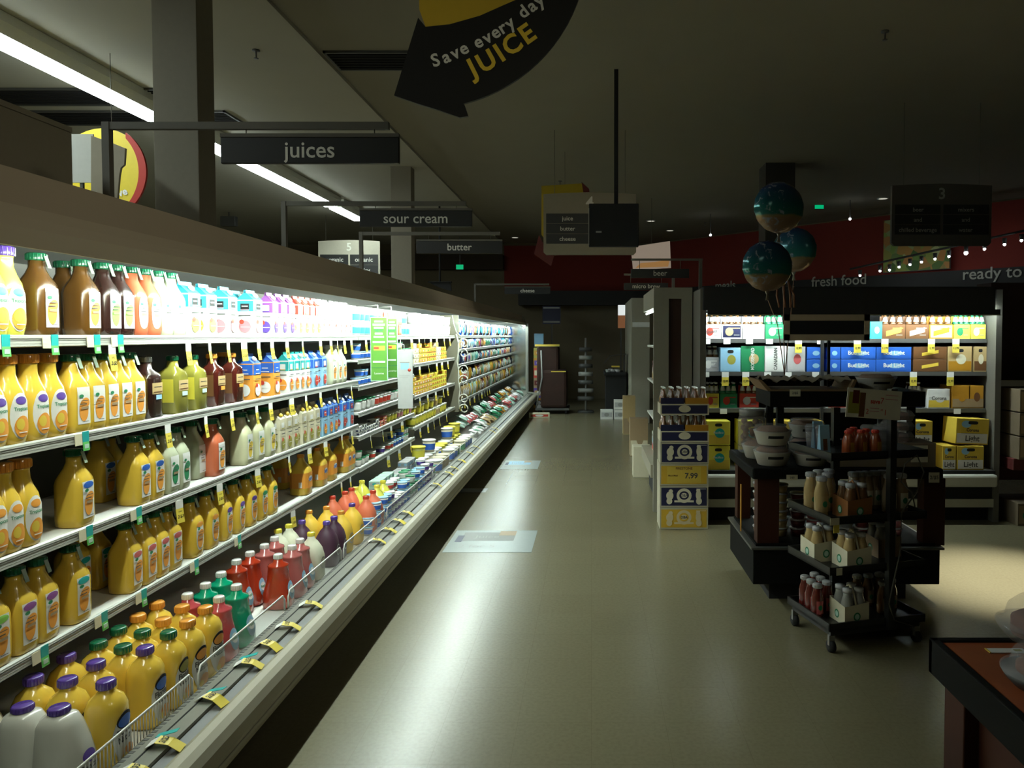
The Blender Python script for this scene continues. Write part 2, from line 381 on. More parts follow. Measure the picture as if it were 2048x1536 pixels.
case_b = cooler(J1, D1, 'middle open dairy case of yogurt, sour cream and butter tubs',
    [(1.6, J1, D1, .5, SX), (1.42, J1, 7.4, .45, SX), (1.22, J1, 7.4, .45, SX), (1.02, J1, 7.4, .45, SX), (.84, J1, 7.4, .45, SX), (.6, J1, 7.4, .5, SX), (1.32, 7.4, D1, .45, SX), (1.0, 7.4, D1, .45, SX), (.69, 7.4, D1, .45, SX)], [(J1 + .03, 7.6), (7.65, D1 - .03)], M('dairy_back', (.6, .6, .55), .5))
case_c = cooler(D1, K1, 'far open cheese case of bagged and boxed packages',
    [(1.6, D1, K1, .4, SX), (1.42, D1, K1, .42, SX), (1.22, D1, K1, .45, SX), (.97, D1, K1, .47, SX), (.74, D1, K1, .5, SX + .02)], [(D1 + .03, 12.9), (12.95, K1 - .03)], M('cheese_back', (.35, .36, .34), .5), lamp_far)
# end panel of the far case
e = MB().prism_y([(-.66 + .02, 0), (-.66 + .02, .16), (.63, .17), (.63, .34), (.40, .37), (.38, 1.8), (.36, 1.88), (.3, 2.04), (-.66, 2.04), (-.66, 0)], K1 - D1, K1 - D1 + .05, M('end_panel', (.42, .41, .35), .5))
part('end_panel', e, case_c)
part('mirror', MB().box(-.48, .36, K1 - D1 - .012, K1 - D1 - .006, .40, 1.86, M('mirror_steel', (.6, .62, .6), .12, metal=1.0, var=0)), case_c)
e = MB().box(.38, .42, K1 - D1 - .03, K1 - D1 + .05, .34, 1.86, rail_m); part('corner_post', e, case_c)

# product guards along the front of the juice and dairy decks
def guard(y0, y1, wire=False):
    t = MB(); L = y1 - y0; m = C('white')
    t.tube([(0, .01, 0), (0, .01, .055), (0, .03, .078), (0, L - .03, .078), (0, L - .01, .055), (0, L - .01, 0)], .004, m, 6)
    if wire:
        q = .03
        while q < L - .02: t.tube([(0, q, 0), (0, q, .077)], .0018, m, 5); q += .016
    else:
        t.box(-.001, .001, .012, L - .012, 0, .073, clearp)
    return t
gs = [(1.7, 2.62, True), (2.64, 3.42, False), (3.44, 4.2, False), (4.22, 5.1, False), (5.12, 6.6, False), (6.62, 8.0, False), (8.02, 9.3, False)]
for i, (p, q, wr) in enumerate(gs):
    single('product_guard', guard(p, q, wr), ('white wire' if wr else 'clear plastic') + ' product guard along the low shelf front, ' + nth(i + 1) + ' from the near end', 'product guard', 'guards along the low case front', (-1.412, p, .332))

# ------------------------------------------------------------------ juice containers
JUG = [(0, .040, .040, 4), (.006, .046, .046, 5), (.03, .0475, .0475, 6), (.15, .0475, .0475, 6), (.168, .045, .045, 5), (.185, .039, .039, 3.5), (.205, .030, .030, 2.6), (.225, .024, .024, 2), (.25, .023, .023, 2)]
CAR = [(0, .038, .038, 2.4), (.006, .045, .045, 2.5), (.03, .049, .049, 2.6), (.13, .049, .049, 2.6), (.165, .044, .044, 2.5), (.19, .034, .034, 2.2), (.215, .027, .027, 2), (.24, .026, .026, 2), (.25, .028, .028, 2)]
FLO = [(0, .05, .048, 3), (.01, .057, .055, 3.4), (.06, .058, .056, 3.4), (.10, .054, .055, 3), (.16, .055, .054, 3), (.19, .054, .052, 3), (.215, .044, .044, 2.6), (.23, .028, .03, 2), (.236, .022, .022, 2), (.25, .022, .022, 2)]
GAL = [(0, .058, .055, 3), (.012, .064, .058, 4), (.08, .066, .06, 4), (.13, .064, .058, 3.6), (.17, .055, .052, 2.8), (.203, .036, .036, 2.4), (.222, .02, .02, 2), (.245, .018, .018, 2)]
PUN = [(0, .062, .054, 2.6), (.01, .07, .062, 2.8), (.07, .07, .062, 2.6), (.12, .058, .055, 2.3), (.16, .05, .05, 2.1), (.198, .047, .047, 2), (.204, .05, .05, 2), (.212, .047, .047, 2), (.222, .024, .024, 2), (.245, .019, .019, 2)]
SQB = [(0, .042, .042, 5), (.006, .047, .047, 7), (.16, .047, .047, 7), (.18, .044, .044, 5), (.20, .024, .024, 2.4), (.235, .019, .019, 2)]
def cap(z0, z1, r, m):
    mb = MB(); mb.loft([(z0, r * .98, r * .98, 2), (z0 + .002, r, r, 2), (z1 - .003, r, r, 2), (z1, r * .9, r * .9, 2)], m, 18)
    for k in range(18):
        a = 2 * math.pi * (k + .5) / 18; x, y = r * math.cos(a), r * math.sin(a)
        mb.box(x - .0012, x + .0012, y - .0012, y + .0012, z0 + .002, z1 - .004, m)
    return mb
wt = C('white', .4); bk = C('black'); lf = C('green'); og = C('orange')
TEXTC = C('dgrey')
def fruit_label(secs, brand, fruit, z0=.03, z1=.158, wd=.03, oval=False):
    L = []
    if oval: L.append(('oval', 0, (z0 + z1) / 2, wd, (z1 - z0) / 2, 2.6, wt))
    else: L.append(('rect', -wd, wd, z0, z1, wt))
    h = z1 - z0
    if brand is not None: L.append(('oval', 0, z1 - h * .1, wd * .9, h * .09, brand))
    L.append(('oval', -.002, z0 + h * .37, wd * .72, h * .3, fruit)); L.append(('oval', wd * .25, z0 + h * .58, wd * .6, h * .13, fruit))
    L.append(('oval', -wd * .45, z0 + h * .76, wd * .35, h * .045, lf))
    L.append(('rect', -wd * .55, wd * .6, z0 + h * .40, z0 + h * .47, C('kraft'))); L.append(('rect', -wd * .8, wd * .3, z0 + h * .53, z0 + h * .555, TEXTC))
    L.append(('rect', -wd * .6, wd * .5, z0 + h * .62, z0 + h * .64, TEXTC)); L.append(('rect', -wd * .4, wd * .5, z0 + h * .06, z0 + h * .075, TEXTC))
    return decal(secs, L)
def jug(liq, lid, brand=None, fruit='orange', oval=False, tagc=True):
    def f():
        r = [('body', MB().loft(JUG, plastic('juice_' + liq, LIQ[liq])), None)]
        c = cap(.247, .272, .029, plastic('cap_' + lid, P[lid]))
        r.append(('cap', c, None))
        r.append(('label', fruit_label(JUG, C(brand) if brand else None, C(fruit), oval=oval), None))
        if tagc: r.append(('neck_tag', MB().prism_y([(.029, .262), (.031, .262), (.044, .222), (.042, .222)], -.008, .008, M('neck_tag', (.35, .45, .35), .2)), None))
        return r
    return ('jug', liq, lid, brand, fruit, oval), f
LIQ = dict(yellow=(.86, .575, .07), brown=(.10, .045, .009), dark=(.03, .012, .01), red=(.6, .15, .07), lime=(.56, .6, .42), lemon=(.66, .66, .42), pink=(.5, .07, .08), green=(.0, .33, .17),
           ruby=(.42, .035, .01), plum=(.05, .015, .035), gold=(.85, .55, .06), pale=(.72, .72, .55), coral=(.72, .17, .08), white=(.8, .8, .76), olive=(.32, .3, .05), cola=(.07, .012, .008), bright=(.85, .8, .12), rosy=(.45, .13, .12))
def carafe(liq, lid, brand):
    def f():
        L = [('oval', 0, .088, .036, .072, 2.3, wt), ('oval', 0, .136, .021, .0125, C(brand)), ('text', 'Tropicana', 0, .110, .011, .055, 0, .02, lf), ('oval', 0, .055, .028, .034, og), ('oval', -.008, .063, .015, .018, C('yellow')),
             ('rect', -.016, .016, .036, .039, wt)]
        return [('body', MB().loft(CAR, plastic('juice_' + liq, LIQ[liq])), None), ('cap', cap(.248, .278, .031, plastic('cap_' + lid, P[lid])), None), ('label', decal(CAR, L), None)]
    return ('carafe', liq, lid, brand), f
def florida(lid, band):
    def f():
        L = [('oval', 0, .09, .046, .082, 2.2, wt), ('oval', 0, .145, .036, .026, bk), ('oval', 0, .142, .032, .019, C(band)), ('text', "Florida's", 0, .112, .019, .076, 0, .03, C('dgrey')), ('text', 'Natural', 0, .090, .019, .07, 0, .03, C('dgrey')),
             ('oval', .004, .045, .026, .022, og), ('oval', -.016, .036, .012, .012, C('yellow'))]
        h = MB(); h.tube([(-.054, 0, .19), (-.075, 0, .17), (-.078, 0, .13), (-.056, 0, .10)], .008, plastic('juice_yellow', LIQ['yellow']), 8)
        return [('body', MB().loft(FLO, plastic('juice_yellow', LIQ['yellow'])), None), ('cap', cap(.244, .270, .0265, plastic('cap_' + lid, P[lid])), None), ('label', decal(FLO, L), None)]
    return ('florida', lid, band), f
def punch(liq, lid):
    def f():
        L = [('oval', 0, .085, .03, .045, C('lblue')), ('oval', 0, .09, .022, .02, wt), ('text', 'Punch', 0, .09, .012, .038, 0, .03, lf)]
        return [('body', MB().loft(PUN, plastic('juice_' + liq, LIQ[liq])), None), ('cap', cap(.238, .262, .021, plastic('cap_' + lid, P[lid])), None), ('label', decal(PUN, L), None)]
    return ('punch', liq, lid), f
def gallon(liq, lid):
    def f():
        L = [('oval', 0, .09, .034, .032, C('silver')), ('oval', 0, .09, .028, .025, M('plastic_juice_' + liq, LIQ[liq]))]
        return [('body', MB().loft(GAL, plastic('juice_' + liq, LIQ[liq])), None), ('cap', cap(.236, .258, .0195, plastic('cap_' + lid, P[lid])), None), ('label', decal(GAL, L), None)]
    return ('gallon', liq, lid), f
def sqbottle(liq, lid, sticker):
    def f():
        L = [('rect', -.036, .036, .10, .145, C('tan')), ('rect', -.026, .026, .127, .130, bk), ('rect', -.03, .03, .107, .110, C('brown')), ('rect', -.016, .024, .078, .096, C(sticker))]
        D = decal(SQB, L); D2 = decal(SQB, [('rect', -.03, .03, .05, .15, C('lemon') if liq == 'olive' else C('brown'))], True); b = len(D.v); D.v += D2.v
        i = D.mi(D2.mats[0]); D.f += [tuple(b + q for q in f_) for f_ in D2.f]; D.m += [i] * len(D2.f); D.sm += D2.sm
        return [('body', MB().loft(SQB, plastic('juice_' + liq, LIQ[liq], .12)), None), ('cap', cap(.228, .25, .023, plastic('cap_' + lid, P[lid])), None), ('label', D, None)]
    return ('sq', liq, lid, sticker), f
BIGO = [(0, .05, .055, 3), (.008, .058, .064, 4), (.15, .058, .064, 4), (.17, .05, .056, 3), (.2, .03, .032, 2), (.225, .02, .02, 2), (.235, .02, .02, 2)]
def sunny(lid='orange'):
    def f():
        L = [('rect', -.056, .056, .045, .14, C('orange')), ('oval', 0, .1, .03, .018, wt), ('text', 'Sunny', 0, .1, .022, .055, .2, .04, C('blue'))]
        D = decal(BIGO, L); D2 = decal(BIGO, [('rect', -.05, .05, .045, .14, C('orange')), ('rect', .01, .03, .05, .085, wt)], True); b = len(D.v); D.v += D2.v
        for m in D2.mats: D.mi(m)
        D.f += [tuple(b + q for q in f_) for f_ in D2.f]; D.m += [D.mi(D2.mats[k]) for k in D2.m]; D.sm += D2.sm
        return [('body', MB().loft(BIGO, plastic('juice_yellow', LIQ['yellow'])), None), ('cap', cap(.23, .252, .021, plastic('cap_' + lid, P[lid])), None), ('label', D, None)]
    return ('sunny', lid), f
def carton(base, roof, pic, logo='black', capc='white', w=.045, h=.19, spout=True):
    """gable-topped carton; printed front and flank"""
    def f():
        b = MB(); m = C(base, .35); b.box(-w, w, -w, w, 0, h, m)
        t = h + .035; r = C(roof, .35)
        b.add([(-w, -w, h), (w, -w, h), (w, w, h), (-w, w, h), (-w * .15, -w, t), (-w * .15, w, t), (w * .15, -w, t), (w * .15, w, t), (-w * .1, -w, t + .016), (-w * .1, w, t + .016), (w * .1, -w, t + .016), (w * .1, w, t + .016)],
              [(0, 3, 5, 4), (1, 6, 7, 2), (4, 5, 9, 8), (6, 10, 11, 7), (8, 9, 11, 10)], r)
        b.add([(-w, -w, h), (w, -w, h), (-w * .15, -w * .85, t), (w * .15, -w * .85, t), (-w, w, h), (w, w, h), (-w * .15, w * .85, t), (w * .15, w * .85, t)], [(0, 1, 3, 2), (4, 6, 7, 5)], r)
        S = [(0, w, w, 40), (h, w, w, 40)]; s = w / .045
        L = [('rect', -.043 * s, .043 * s, h - .06, h - .006, C(roof, .35)), ('rect', -.022 * s, .022 * s, h - .05, h - .02, C(logo)), ('rect', -.016 * s, .016 * s, h - .036, h - .031, wt), ('rect', -.022 * s, .022 * s, h - .056, h - .051, C(pic)),
             ('oval', 0, .05, .030 * s, .032, C(pic)), ('rect', -.03 * s, .03 * s, .105, .11, TEXTC), ('oval', -.015 * s, .075, .012 * s, .012, C('red')), ('rect', -.02 * s, .026 * s, .046, .049, wt)]
        D = decal(S, L); D2 = decal(S, L, True); n = len(D.v); D.v += D2.v
        D.f += [tuple(n + q for q in f_) for f_ in D2.f]; D.m += [D.mi(D2.mats[k]) for k in D2.m]; D.sm += D2.sm
        r_ = [('body', b, None), ('label', D, None)]
        if spout:
            c = cap(0, .012, .014, C(capc)); c.xform(Matrix.Translation((w * .6, 0, h + .02)) @ Matrix.Rotation(math.radians(48), 4, 'Y')); r_.append(('cap', c, None))
        return r_
    return ('carton', base, roof, pic, logo, capc, w, h, spout), f

def shelf_item(name, kf, px, z, dx, desc, shelf, idx, group, back=0.0, rz=None, cat=None):
    X = SX - .012 - dx - back
    Y = Yx(px, X, z + .1)
    lab = f"{desc}, {nth(idx)} from near end of {shelf}"
    return put(name, kf[0], kf[1], (X, Y, z), lab, cat or name.replace('_', ' '), group, random.uniform(-.06, .06) if rz is None else rz)

J = {}
BLK = (
 # shelf z, shelf name, [(name, kitfn, [px...], description, half depth, back)]
 (1.6, 'top juice shelf', [
  ('juice_carafe', carafe('bright', 'purple', 'cyan'), [-28, 8], 'yellow juice carafe with purple cap', .049, 0),
  ('juice_jug', jug('brown', 'green'), [75], 'brown cider jug with green cap and fruit label', .048, 0),
  ('juice_jug', jug('brown', 'green'), [128], 'shaded brown cider jug with green cap set back', .048, .10),
  ('juice_jug', jug('brown', 'green'), [163], 'large brown cider jug with green cap', .048, 0),
  ('juice_jug', jug('dark', 'green', None, 'lgreen'), [206, 234], 'dark juice jug with black and green label', .048, 0),
  ('juice_jug', jug('red', 'green', None, 'white', True), [263, 290], 'coral red juice jug with plain white oval label', .048, 0),
  ('juice_jug', jug('lime', 'green', None, 'white', True), [316, 341], 'pale juice jug with bright white label', .048, 0),
  ('juice_carton', carton('white', 'cyan', 'lemon'), [370, 405], 'white carton with light blue gable and yellow print', .045, 0),
  ('juice_carton', carton('white', 'cyan', 'pink', w=.047), [447, 499], 'white carton with blue gable and red cap print', .045, 0),
  ('juice_carton', carton('white', 'cyan', 'pink', w=.047), [420, 470], 'white carton with blue gable tucked behind', .045, .1),
  ('juice_carton', carton('white', 'violet', 'purple', 'white', w=.04), [537, 555, 571], 'slim white carton with purple gable and grape print', .04, 0),
  ('juice_carton', carton('white', 'red', 'lemon', 'white', w=.037), [589, 602, 614, 626], 'slim white carton with red gable', .037, 0),
  ('milk_carton', carton('white', 'white', 'lblue', 'white', w=.037), [637, 648], 'plain white carton with blue print', .037, 0),
  ('milk_carton', carton('white', 'silver', 'pink', 'white', w=.04), [661, 672, 682, 690], 'all-white milk carton with white cap', .04, 0)]),
 (1.267, 'second juice shelf', [
  ('juice_carafe', carafe('yellow', 'orange', 'purple'), [-30, 12, 57, 95], 'orange juice carafe with orange cap', .049, 0),
  ('juice_jug', jug('yellow', 'green'), [141, 173, 202, 230, 257], 'yellow juice jug with green cap and orange fruit label', .048, 0),
  ('tea_bottle', sqbottle('dark', 'dgrey', 'lblue'), [292], 'dark square juice bottle with light blue sticker', .047, 0),
  ('tea_bottle', sqbottle('dark', 'dgrey', 'tan'), [283], 'dark square bottle standing behind the blue-stickered one', .047, .11),
  ('tea_bottle', sqbottle('olive', 'green', 'mint'), [346, 386], 'olive green square tea bottle with mint sticker', .047, 0),
  ('tea_bottle', sqbottle('cola', 'orange', 'orange'), [424, 462], 'dark red-brown square tea bottle with orange sticker', .047, 0),
  ('tea_bottle', sqbottle('cola', 'orange', 'orange'), [445], 'dark red-brown tea bottle set behind its row', .047, .11),
  ('juice_carton', carton('orange', 'blue', 'white', 'blue', w=.046), [497, 537], 'orange and white carton with blue print', .046, 0),
  ('juice_carton', carton('white', 'teal', 'orange', 'white', w=.036), [570, 582, 593, 604], 'slim carton with teal gable and orange foot', .036, 0),
  ('juice_carton', carton('lblue', 'blue', 'red', 'white', w=.04), [620, 637], 'light blue carton with dark blue gable', .04, 0),
  ('juice_bottle', jug('lime', 'white', None, 'orange', tagc=False), [656, 667, 677], 'small pale green bottle with orange print', .047, 0)]),
 (.937, 'third juice shelf', [
  ('juice_carafe', carafe('yellow', 'orange', 'orange'), [-30, 4, 42], 'orange juice carafe with orange label crest', .049, 0),
  ('juice_jug', jug('yellow', 'green', 'blue'), [149], 'lone yellow jug with blue label crest standing in a gap', .048, 0),
  ('juice_jug', jug('yellow', 'green', 'blue'), [198, 220], 'shaded yellow jug with blue crest at the back', .048, .17),
  ('juice_jug', jug('yellow', 'green', 'blue'), [268, 297], 'yellow juice jug with blue label crest', .048, 0),
  ('juice_jug', jug('lime', 'green', None, 'green'), [328, 351], 'pale limeade jug with green lime label', .048, 0),
  ('juice_jug', jug('lime', 'green', None, 'white'), [384], 'plain pale limeade jug turned from the aisle', .048, .05),
  ('juice_jug', jug('red', 'green', 'white', 'orange'), [424], 'single red juice jug with narrow white label', .048, 0),
  ('juice_jug', jug('lemon', 'green', None, 'yellow'), [482, 506, 529], 'pale lemonade jug with yellow lemon label', .048, 0),
  ('juice_jug', jug('lemon', 'green', None, 'yellow'), [452, 475], 'pale lemonade jug standing in the back rank', .048, .12),
  ('juice_carton', carton('cream', 'cream', 'olive', 'white', 'yellow', w=.038), [552, 566, 579, 597, 611, 624], 'cream carton with yellow-dashed edges', .038, 0),
  ('juice_carton', carton('lblue', 'blue', 'orange', 'red', w=.038), [639, 651, 661], 'light blue carton with orange foot', .038, 0),
  ('juice_carton', carton('lblue', 'blue', 'red', 'red', w=.042), [677, 692], 'blue and white carton with red fruit print', .042, 0)]),
 (.61, 'lowest raised juice shelf', [
  ('juice_jug', jug('yellow', 'green', 'lgreen'), [-28], 'yellow juice carafe with green oval crest', .048, 0),
  ('juice_jug', jug('yellow', 'green', 'violet'), [30, 75], 'yellow juice jug with violet label crest', .048, 0),
  ('juice_jug', jug('yellow', 'green', 'teal'), [141], 'yellow juice jug with teal label crest', .048, 0),
  ('juice_jug', jug('yellow', 'green', 'teal'), [146, 190], 'shaded yellow juice jug with teal crest behind', .048, .15),
  ('juice_jug', jug('yellow', 'green', 'rose'), [251, 281, 308, 334], 'yellow juice jug with rosy label crest', .048, 0),
  ('juice_jug', jug('yellow', 'green', 'orange', oval=True), [379, 411], 'yellow juice jug with orange-topped oval label', .048, 0),
  ('juice_jug', jug('yellow', 'green', 'purple', oval=True), [440, 466, 491], 'yellow juice jug with blue-topped oval label', .048, 0),
  ('juice_jug', jug('yellow', 'green', 'green', oval=True), [513, 534], 'yellow juice jug with green-topped oval label', .048, 0),
  ('juice_bottle', sunny(), [562], 'orange and yellow drink bottle set deep in the shelf', .058, .2),
  ('juice_bottle', sunny(), [602], 'large yellow drink bottle with wide orange wrap', .058, 0),
  ('juice_bottle', sunny(), [634, 654], 'yellow drink bottle with orange wrap and wordmark', .058, 0),
  ('juice_bottle', sunny(), [640], 'yellow drink bottle behind the orange-wrapped pair', .058, .13),
  ('juice_bottle', sunny(), [684, 692], 'yellow drink bottle with orange wrap, by shelf end', .058, 0)]))
CATN = dict(juice_carafe='juice bottle', juice_jug='juice jug', juice_carton='juice carton', milk_carton='milk carton', tea_bottle='bottle', juice_bottle='juice bottle')
for z, sn, rows in BLK:
    for (nm, kf, pxs, desc, dx, bk_) in rows:
        for i, px in enumerate(pxs):
            lab = desc + (f", {nth(i + 1)} of its kind from near end of {sn}" if len(pxs) > 1 else f", on the {sn}")
            if len(lab.replace('-', '').split()) > 16: lab = desc + f", {nth(i + 1)} on {sn}"
            X = SX - .012 - dx - bk_
            put(nm, kf[0], kf[1], (X, Yx(px, X, z + .1), z - .0035), lab, CATN[nm], 'juices on the ' + sn, random.uniform(-.05, .05))
# extra rank of shaded jugs behind, juice shelves three and four and the bottom deck are seen to be deep
# ------------------------------------------------------------------ bottom deck: caps placed where their tops stand
DECK = .262
def deck(nm, kf, spots, desc, top, grp='bottles on the bottom deck'):
    for i, (px, py) in enumerate(spots):
        p = atZ(px, py, DECK + top)
        lab = desc + (f", {nth(i + 1)} of its kind from near end" if len(spots) > 1 else '')
        put(nm, kf[0], kf[1], (p.x, p.y, DECK), lab, 'juice bottle', grp, random.uniform(-.1, .1))
def milk():
    S = [(0, .06, .052, 3), (.01, .072, .06, 3.5), (.10, .074, .06, 3.4), (.16, .066, .056, 3, -.006, 0), (.21, .054, .05, 3, -.014, 0), (.235, .044, .04, 2.6, -.014, 0), (.243, .026, .025, 2, -.014, 0)]
    L = [('oval', 0, .118, .026, .018, C('purple')), ('text', 'Tropicana', 0, .088, .02, .085, 0, .02, C('dgrey'))]
    b = MB().loft(S, plastic('milk_white', (.62, .61, .54), .4))
    return [('body', b, None), ('cap', cap(.243, .262, .028, plastic('cap_purple', P['purple'])).xform(Matrix.Translation((-.014, 0, 0))), None), ('label', decal(S, L), None)]
for i, (px, py) in enumerate(((-40, 1408), (55, 1413), (128, 1417))):
    p = atZ(px, py, DECK + .255)
    t = put('juice_bottle', 'milk', milk, (p.x, p.y, DECK), ('opaque white juice bottle with blue cap, ' + ('partly out of view at the aisle start', 'middle of the white trio', 'frontmost beside the wire guard')[i]), 'juice bottle', 'bottles on the bottom deck', 0)
deck('juice_bottle', florida('purple', 'blue'), [(67, 1356), (135, 1360), (212, 1364), (133, 1312), (192, 1326), (290, 1297)], 'yellow juice bottle with purple cap and blue-topped label', .262)
deck('juice_bottle', florida('green', 'olive'), [(197, 1286), (246, 1294), (237, 1258), (285, 1264), (337, 1266)], 'yellow juice bottle with green cap and olive-topped label', .262)
deck('juice_bottle', florida('orange', 'orange'), [(276, 1232), (326, 1240), (375, 1243), (314, 1207), (364, 1214), (411, 1216)], 'yellow juice bottle with orange cap and orange-topped label', .262)
deck('punch_bottle', punch('pink', 'white'), [(375, 1189), (438, 1195)], 'deep pink punch bottle with white cap', .256)
deck('punch_bottle', punch('green', 'white'), [(411, 1168), (442, 1146), (473, 1171)], 'emerald green punch bottle with white cap', .256)
deck('punch_bottle', punch('ruby', 'white'), [(473, 1121), (500, 1105), (556, 1110)], 'red-orange punch bottle with white cap', .256)
deck('punch_bottle', punch('rosy', 'white'), [(529, 1090), (549, 1075), (584, 1092), (600, 1079)], 'half-filled rosy punch bottle with white cap', .256)
deck('juice_bottle', gallon('pale', 'lemon'), [(556, 1060), (578, 1050), (622, 1066)], 'clear lemonade bottle with yellow cap', .252)
deck('juice_bottle', gallon('plum', 'purple'), [(604, 1042), (653, 1044), (668, 1034)], 'dark plum juice bottle with violet cap', .252)
deck('juice_bottle', gallon('gold', 'orange'), [(618, 1022), (653, 1014), (682, 1023)], 'golden juice bottle with orange cap', .252)
deck('juice_bottle', gallon('gold', 'purple'), [(704, 1008)], 'golden juice bottle with violet cap by the coral bottles', .252)
deck('juice_bottle', gallon('coral', 'coral' if 'coral' in P else 'red'), [(665, 993), (690, 984), (732, 993), (703, 977), (746, 982)], 'coral red juice bottle with red cap', .252)
deck('juice_bottle', gallon('bright', 'lemon'), [(711, 975), (724, 962), (754, 971), (766, 962)], 'lemon yellow juice bottle with bright yellow cap', .252)

# ------------------------------------------------------------------ dairy, butter and cheese packages
def tub(base, lid, band, r=.045, h=.07):
    def f():
        S = [(0, r * .8, r * .8, 2), (h * .9, r * .97, r * .97, 2)]
        b = MB().loft(S, C(base), 14)
        l = MB().loft([(h * .88, r * 1.03, r * 1.03, 2), (h * .98, r * 1.03, r * 1.03, 2), (h, r * .9, r * .9, 2)], C(lid), 14)
        g = MB().loft([(h * .2, r * .85 + .001, r * .85 + .001, 2), (h * .68, r * .93 + .001, r * .93 + .001, 2)], C(band), 14, False)
        return [('tub', b, None), ('lid', l, None), ('wrap', g, None)]
    return ('tub', base, lid, band, r, h), f
def pack(base, c2, c3, wx=.04, wy=.05, h=.06):
    def f():
        b = MB().box(-wx, wx, -wy, wy, 0, h, C(base), .003); S = [(0, wx, wy, 40), (h, wx, wy, 40)]
        D = decal(S, [('rect', -wy * .85, wy * .85, h * .25, h * .75, C(c2)), ('oval', 0, h * .5, wy * .4, h * .2, C(c3))])
        D2 = decal(S, [('rect', -wx * .85, wx * .85, h * .25, h * .75, C(c2)), ('oval', 0, h * .5, wx * .4, h * .2, C(c3))], True); n = len(D.v); D.v += D2.v
        D.f += [tuple(n + q for q in f_) for f_ in D2.f]; D.m += [D.mi(D2.mats[k]) for k in D2.m]; D.sm += D2.sm
        return [('box', b, None), ('label', D, None)]
    return ('pack', base, c2, c3, wx, wy, h), f
def bag(base, c2, wy=.068, h=.148, t=.03):
    """pillow bag: puffed middle, flat crimped ends"""
    def f():
        n = 8; vs = []; fs = []
        for j in range(n + 1):
            for i in range(n + 1):
                u, v = i / n, j / n; th = t * (math.sin(math.pi * u) * math.sin(math.pi * v)) ** .45
                wob = .003 * math.sin(9 * u + 5 * v)
                vs.append((th + wob, (u - .5) * 2 * wy * (1 - .06 * math.sin(math.pi * v)), v * h))
        m = len(vs); vs += [(-x - 2 * 0, y, z) for x, y, z in vs]
        for j in range(n):
            for i in range(n):
                a = j * (n + 1) + i; fs.append((a, a + 1, a + n + 2, a + n + 1)); fs.append((m + a, m + a + n + 1, m + a + n + 2, m + a + 1))
        for i in range(n):
            for a0, b0 in ((i, i + 1), (n * (n + 1) + i + 1, n * (n + 1) + i), ((i + 1) * (n + 1), i * (n + 1)), (i * (n + 1) + n, (i + 1) * (n + 1) + n)): fs.append((a0, m + a0, m + b0, b0))
        b = MB().add(vs, fs, plastic('film_' + base, P[base], .25), True)
        g = MB(); S = 14; pts = [(t + .003, 0, h * .5)] + [(t * (.93 if 1 else 1) + .003 - .006, wy * .7 * math.cos(2 * math.pi * k / S), h * .5 + h * .3 * math.sin(2 * math.pi * k / S)) for k in range(S)]
        g.add(pts, [(0, 1 + k, 1 + (k + 1) % S) for k in range(S)], C(c2))
        return [('bag', b, None), ('label', g, None)]
    return ('bag', base, c2, wy, h, t), f
def fill(nm, cat, y0, y1, z, opts, shelf, sp, dx=.05, stack=1, hs=.07, tilt=0.0, X=None, desc='', stock=1.0, runs=(2, 4)):
    zo = 0.0 if z == DECK else .0035
    y = y0 + sp / 2; i = 0; run = 0; o = None
    while y < y1 - sp / 3:
        if run <= 0: o = random.choice(opts); run = random.randint(*runs)
        run -= 1; i += 1
        kf, d = o
        n = stack if stack == 1 else random.randint(max(1, stack - 1), stack)
        if random.random() < stock:
            for s in range(n):
                lev = ('' if n == 1 else ('base of stack, ', 'second up, ', 'third up, ', 'fourth up, ')[s])
                put(nm, kf[0], kf[1], ((X if X is not None else SX - .012 - dx), y, z + s * (hs + .001) - zo), f"{d}, {lev}{nth(i)} on {shelf}", cat, nm.replace('_', ' ') + ' on ' + shelf, random.uniform(-.3, .3) if kf[0][0] == 'bag' else random.uniform(-.08, .08), None) if not tilt else \
                put(nm, kf[0], kf[1], (X, y, z + s * (hs + .001)), f"{d}, {lev}{nth(i)} on {shelf}", cat, nm.replace('_', ' ') + ' on ' + shelf, 0, (0, tilt + random.uniform(-.05, .05), random.uniform(-.12, .12)))
        y += sp * random.uniform(.97, 1.05)
T = lambda *a, d, **k: (tub(*a, **k), d)
K_ = lambda *a, d, **k: (pack(*a, **k), d)
B_ = lambda *a, d, **k: (bag(*a, **k), d)
bigt = [T('white', 'white', 'cyan', r=.055, h=.1, d='large white tub with cyan band'), T('white', 'white', 'lblue', r=.055, h=.1, d='large white tub with pale blue band')]
yog = [T('white', 'white', 'purple', r=.04, h=.06, d='white yogurt cup with purple band'), T('white', 'green', 'white', r=.04, h=.06, d='white yogurt cup with green lid'), T('white', 'lblue', 'blue', r=.04, h=.06, d='white cup with blue band and pale lid'), T('mint', 'white', 'red', r=.04, h=.06, d='mint cup with red band')]
fill('dairy_tub', 'tub', 5.68, 7.4, 1.6, bigt + [K_('red', 'orange', 'white', wx=.05, wy=.055, h=.1, d='red and orange dairy box')], 'top dairy shelf', .118, .055, 2, .1)
fill('dairy_tub', 'tub', 7.4, 9.5, 1.6, [T('white', 'white', 'white', r=.055, h=.115, d='tall plain white dairy tub'), K_('white', 'white', 'teal', wx=.05, wy=.055, h=.115, d='white dairy box with teal mark')], 'far top dairy shelf', .125, .055, 2, .115)
fill('yogurt_cup', 'yogurt cup', 5.68, 7.4, 1.42, yog, 'second dairy shelf', .09, .04, 2, .06)
fill('yogurt_cup', 'yogurt cup', 5.68, 7.4, 1.22, yog + [T('white', 'teal', 'lblue', r=.04, h=.06, d='white cup with teal lid')], 'third dairy shelf', .09, .04, 2, .06)
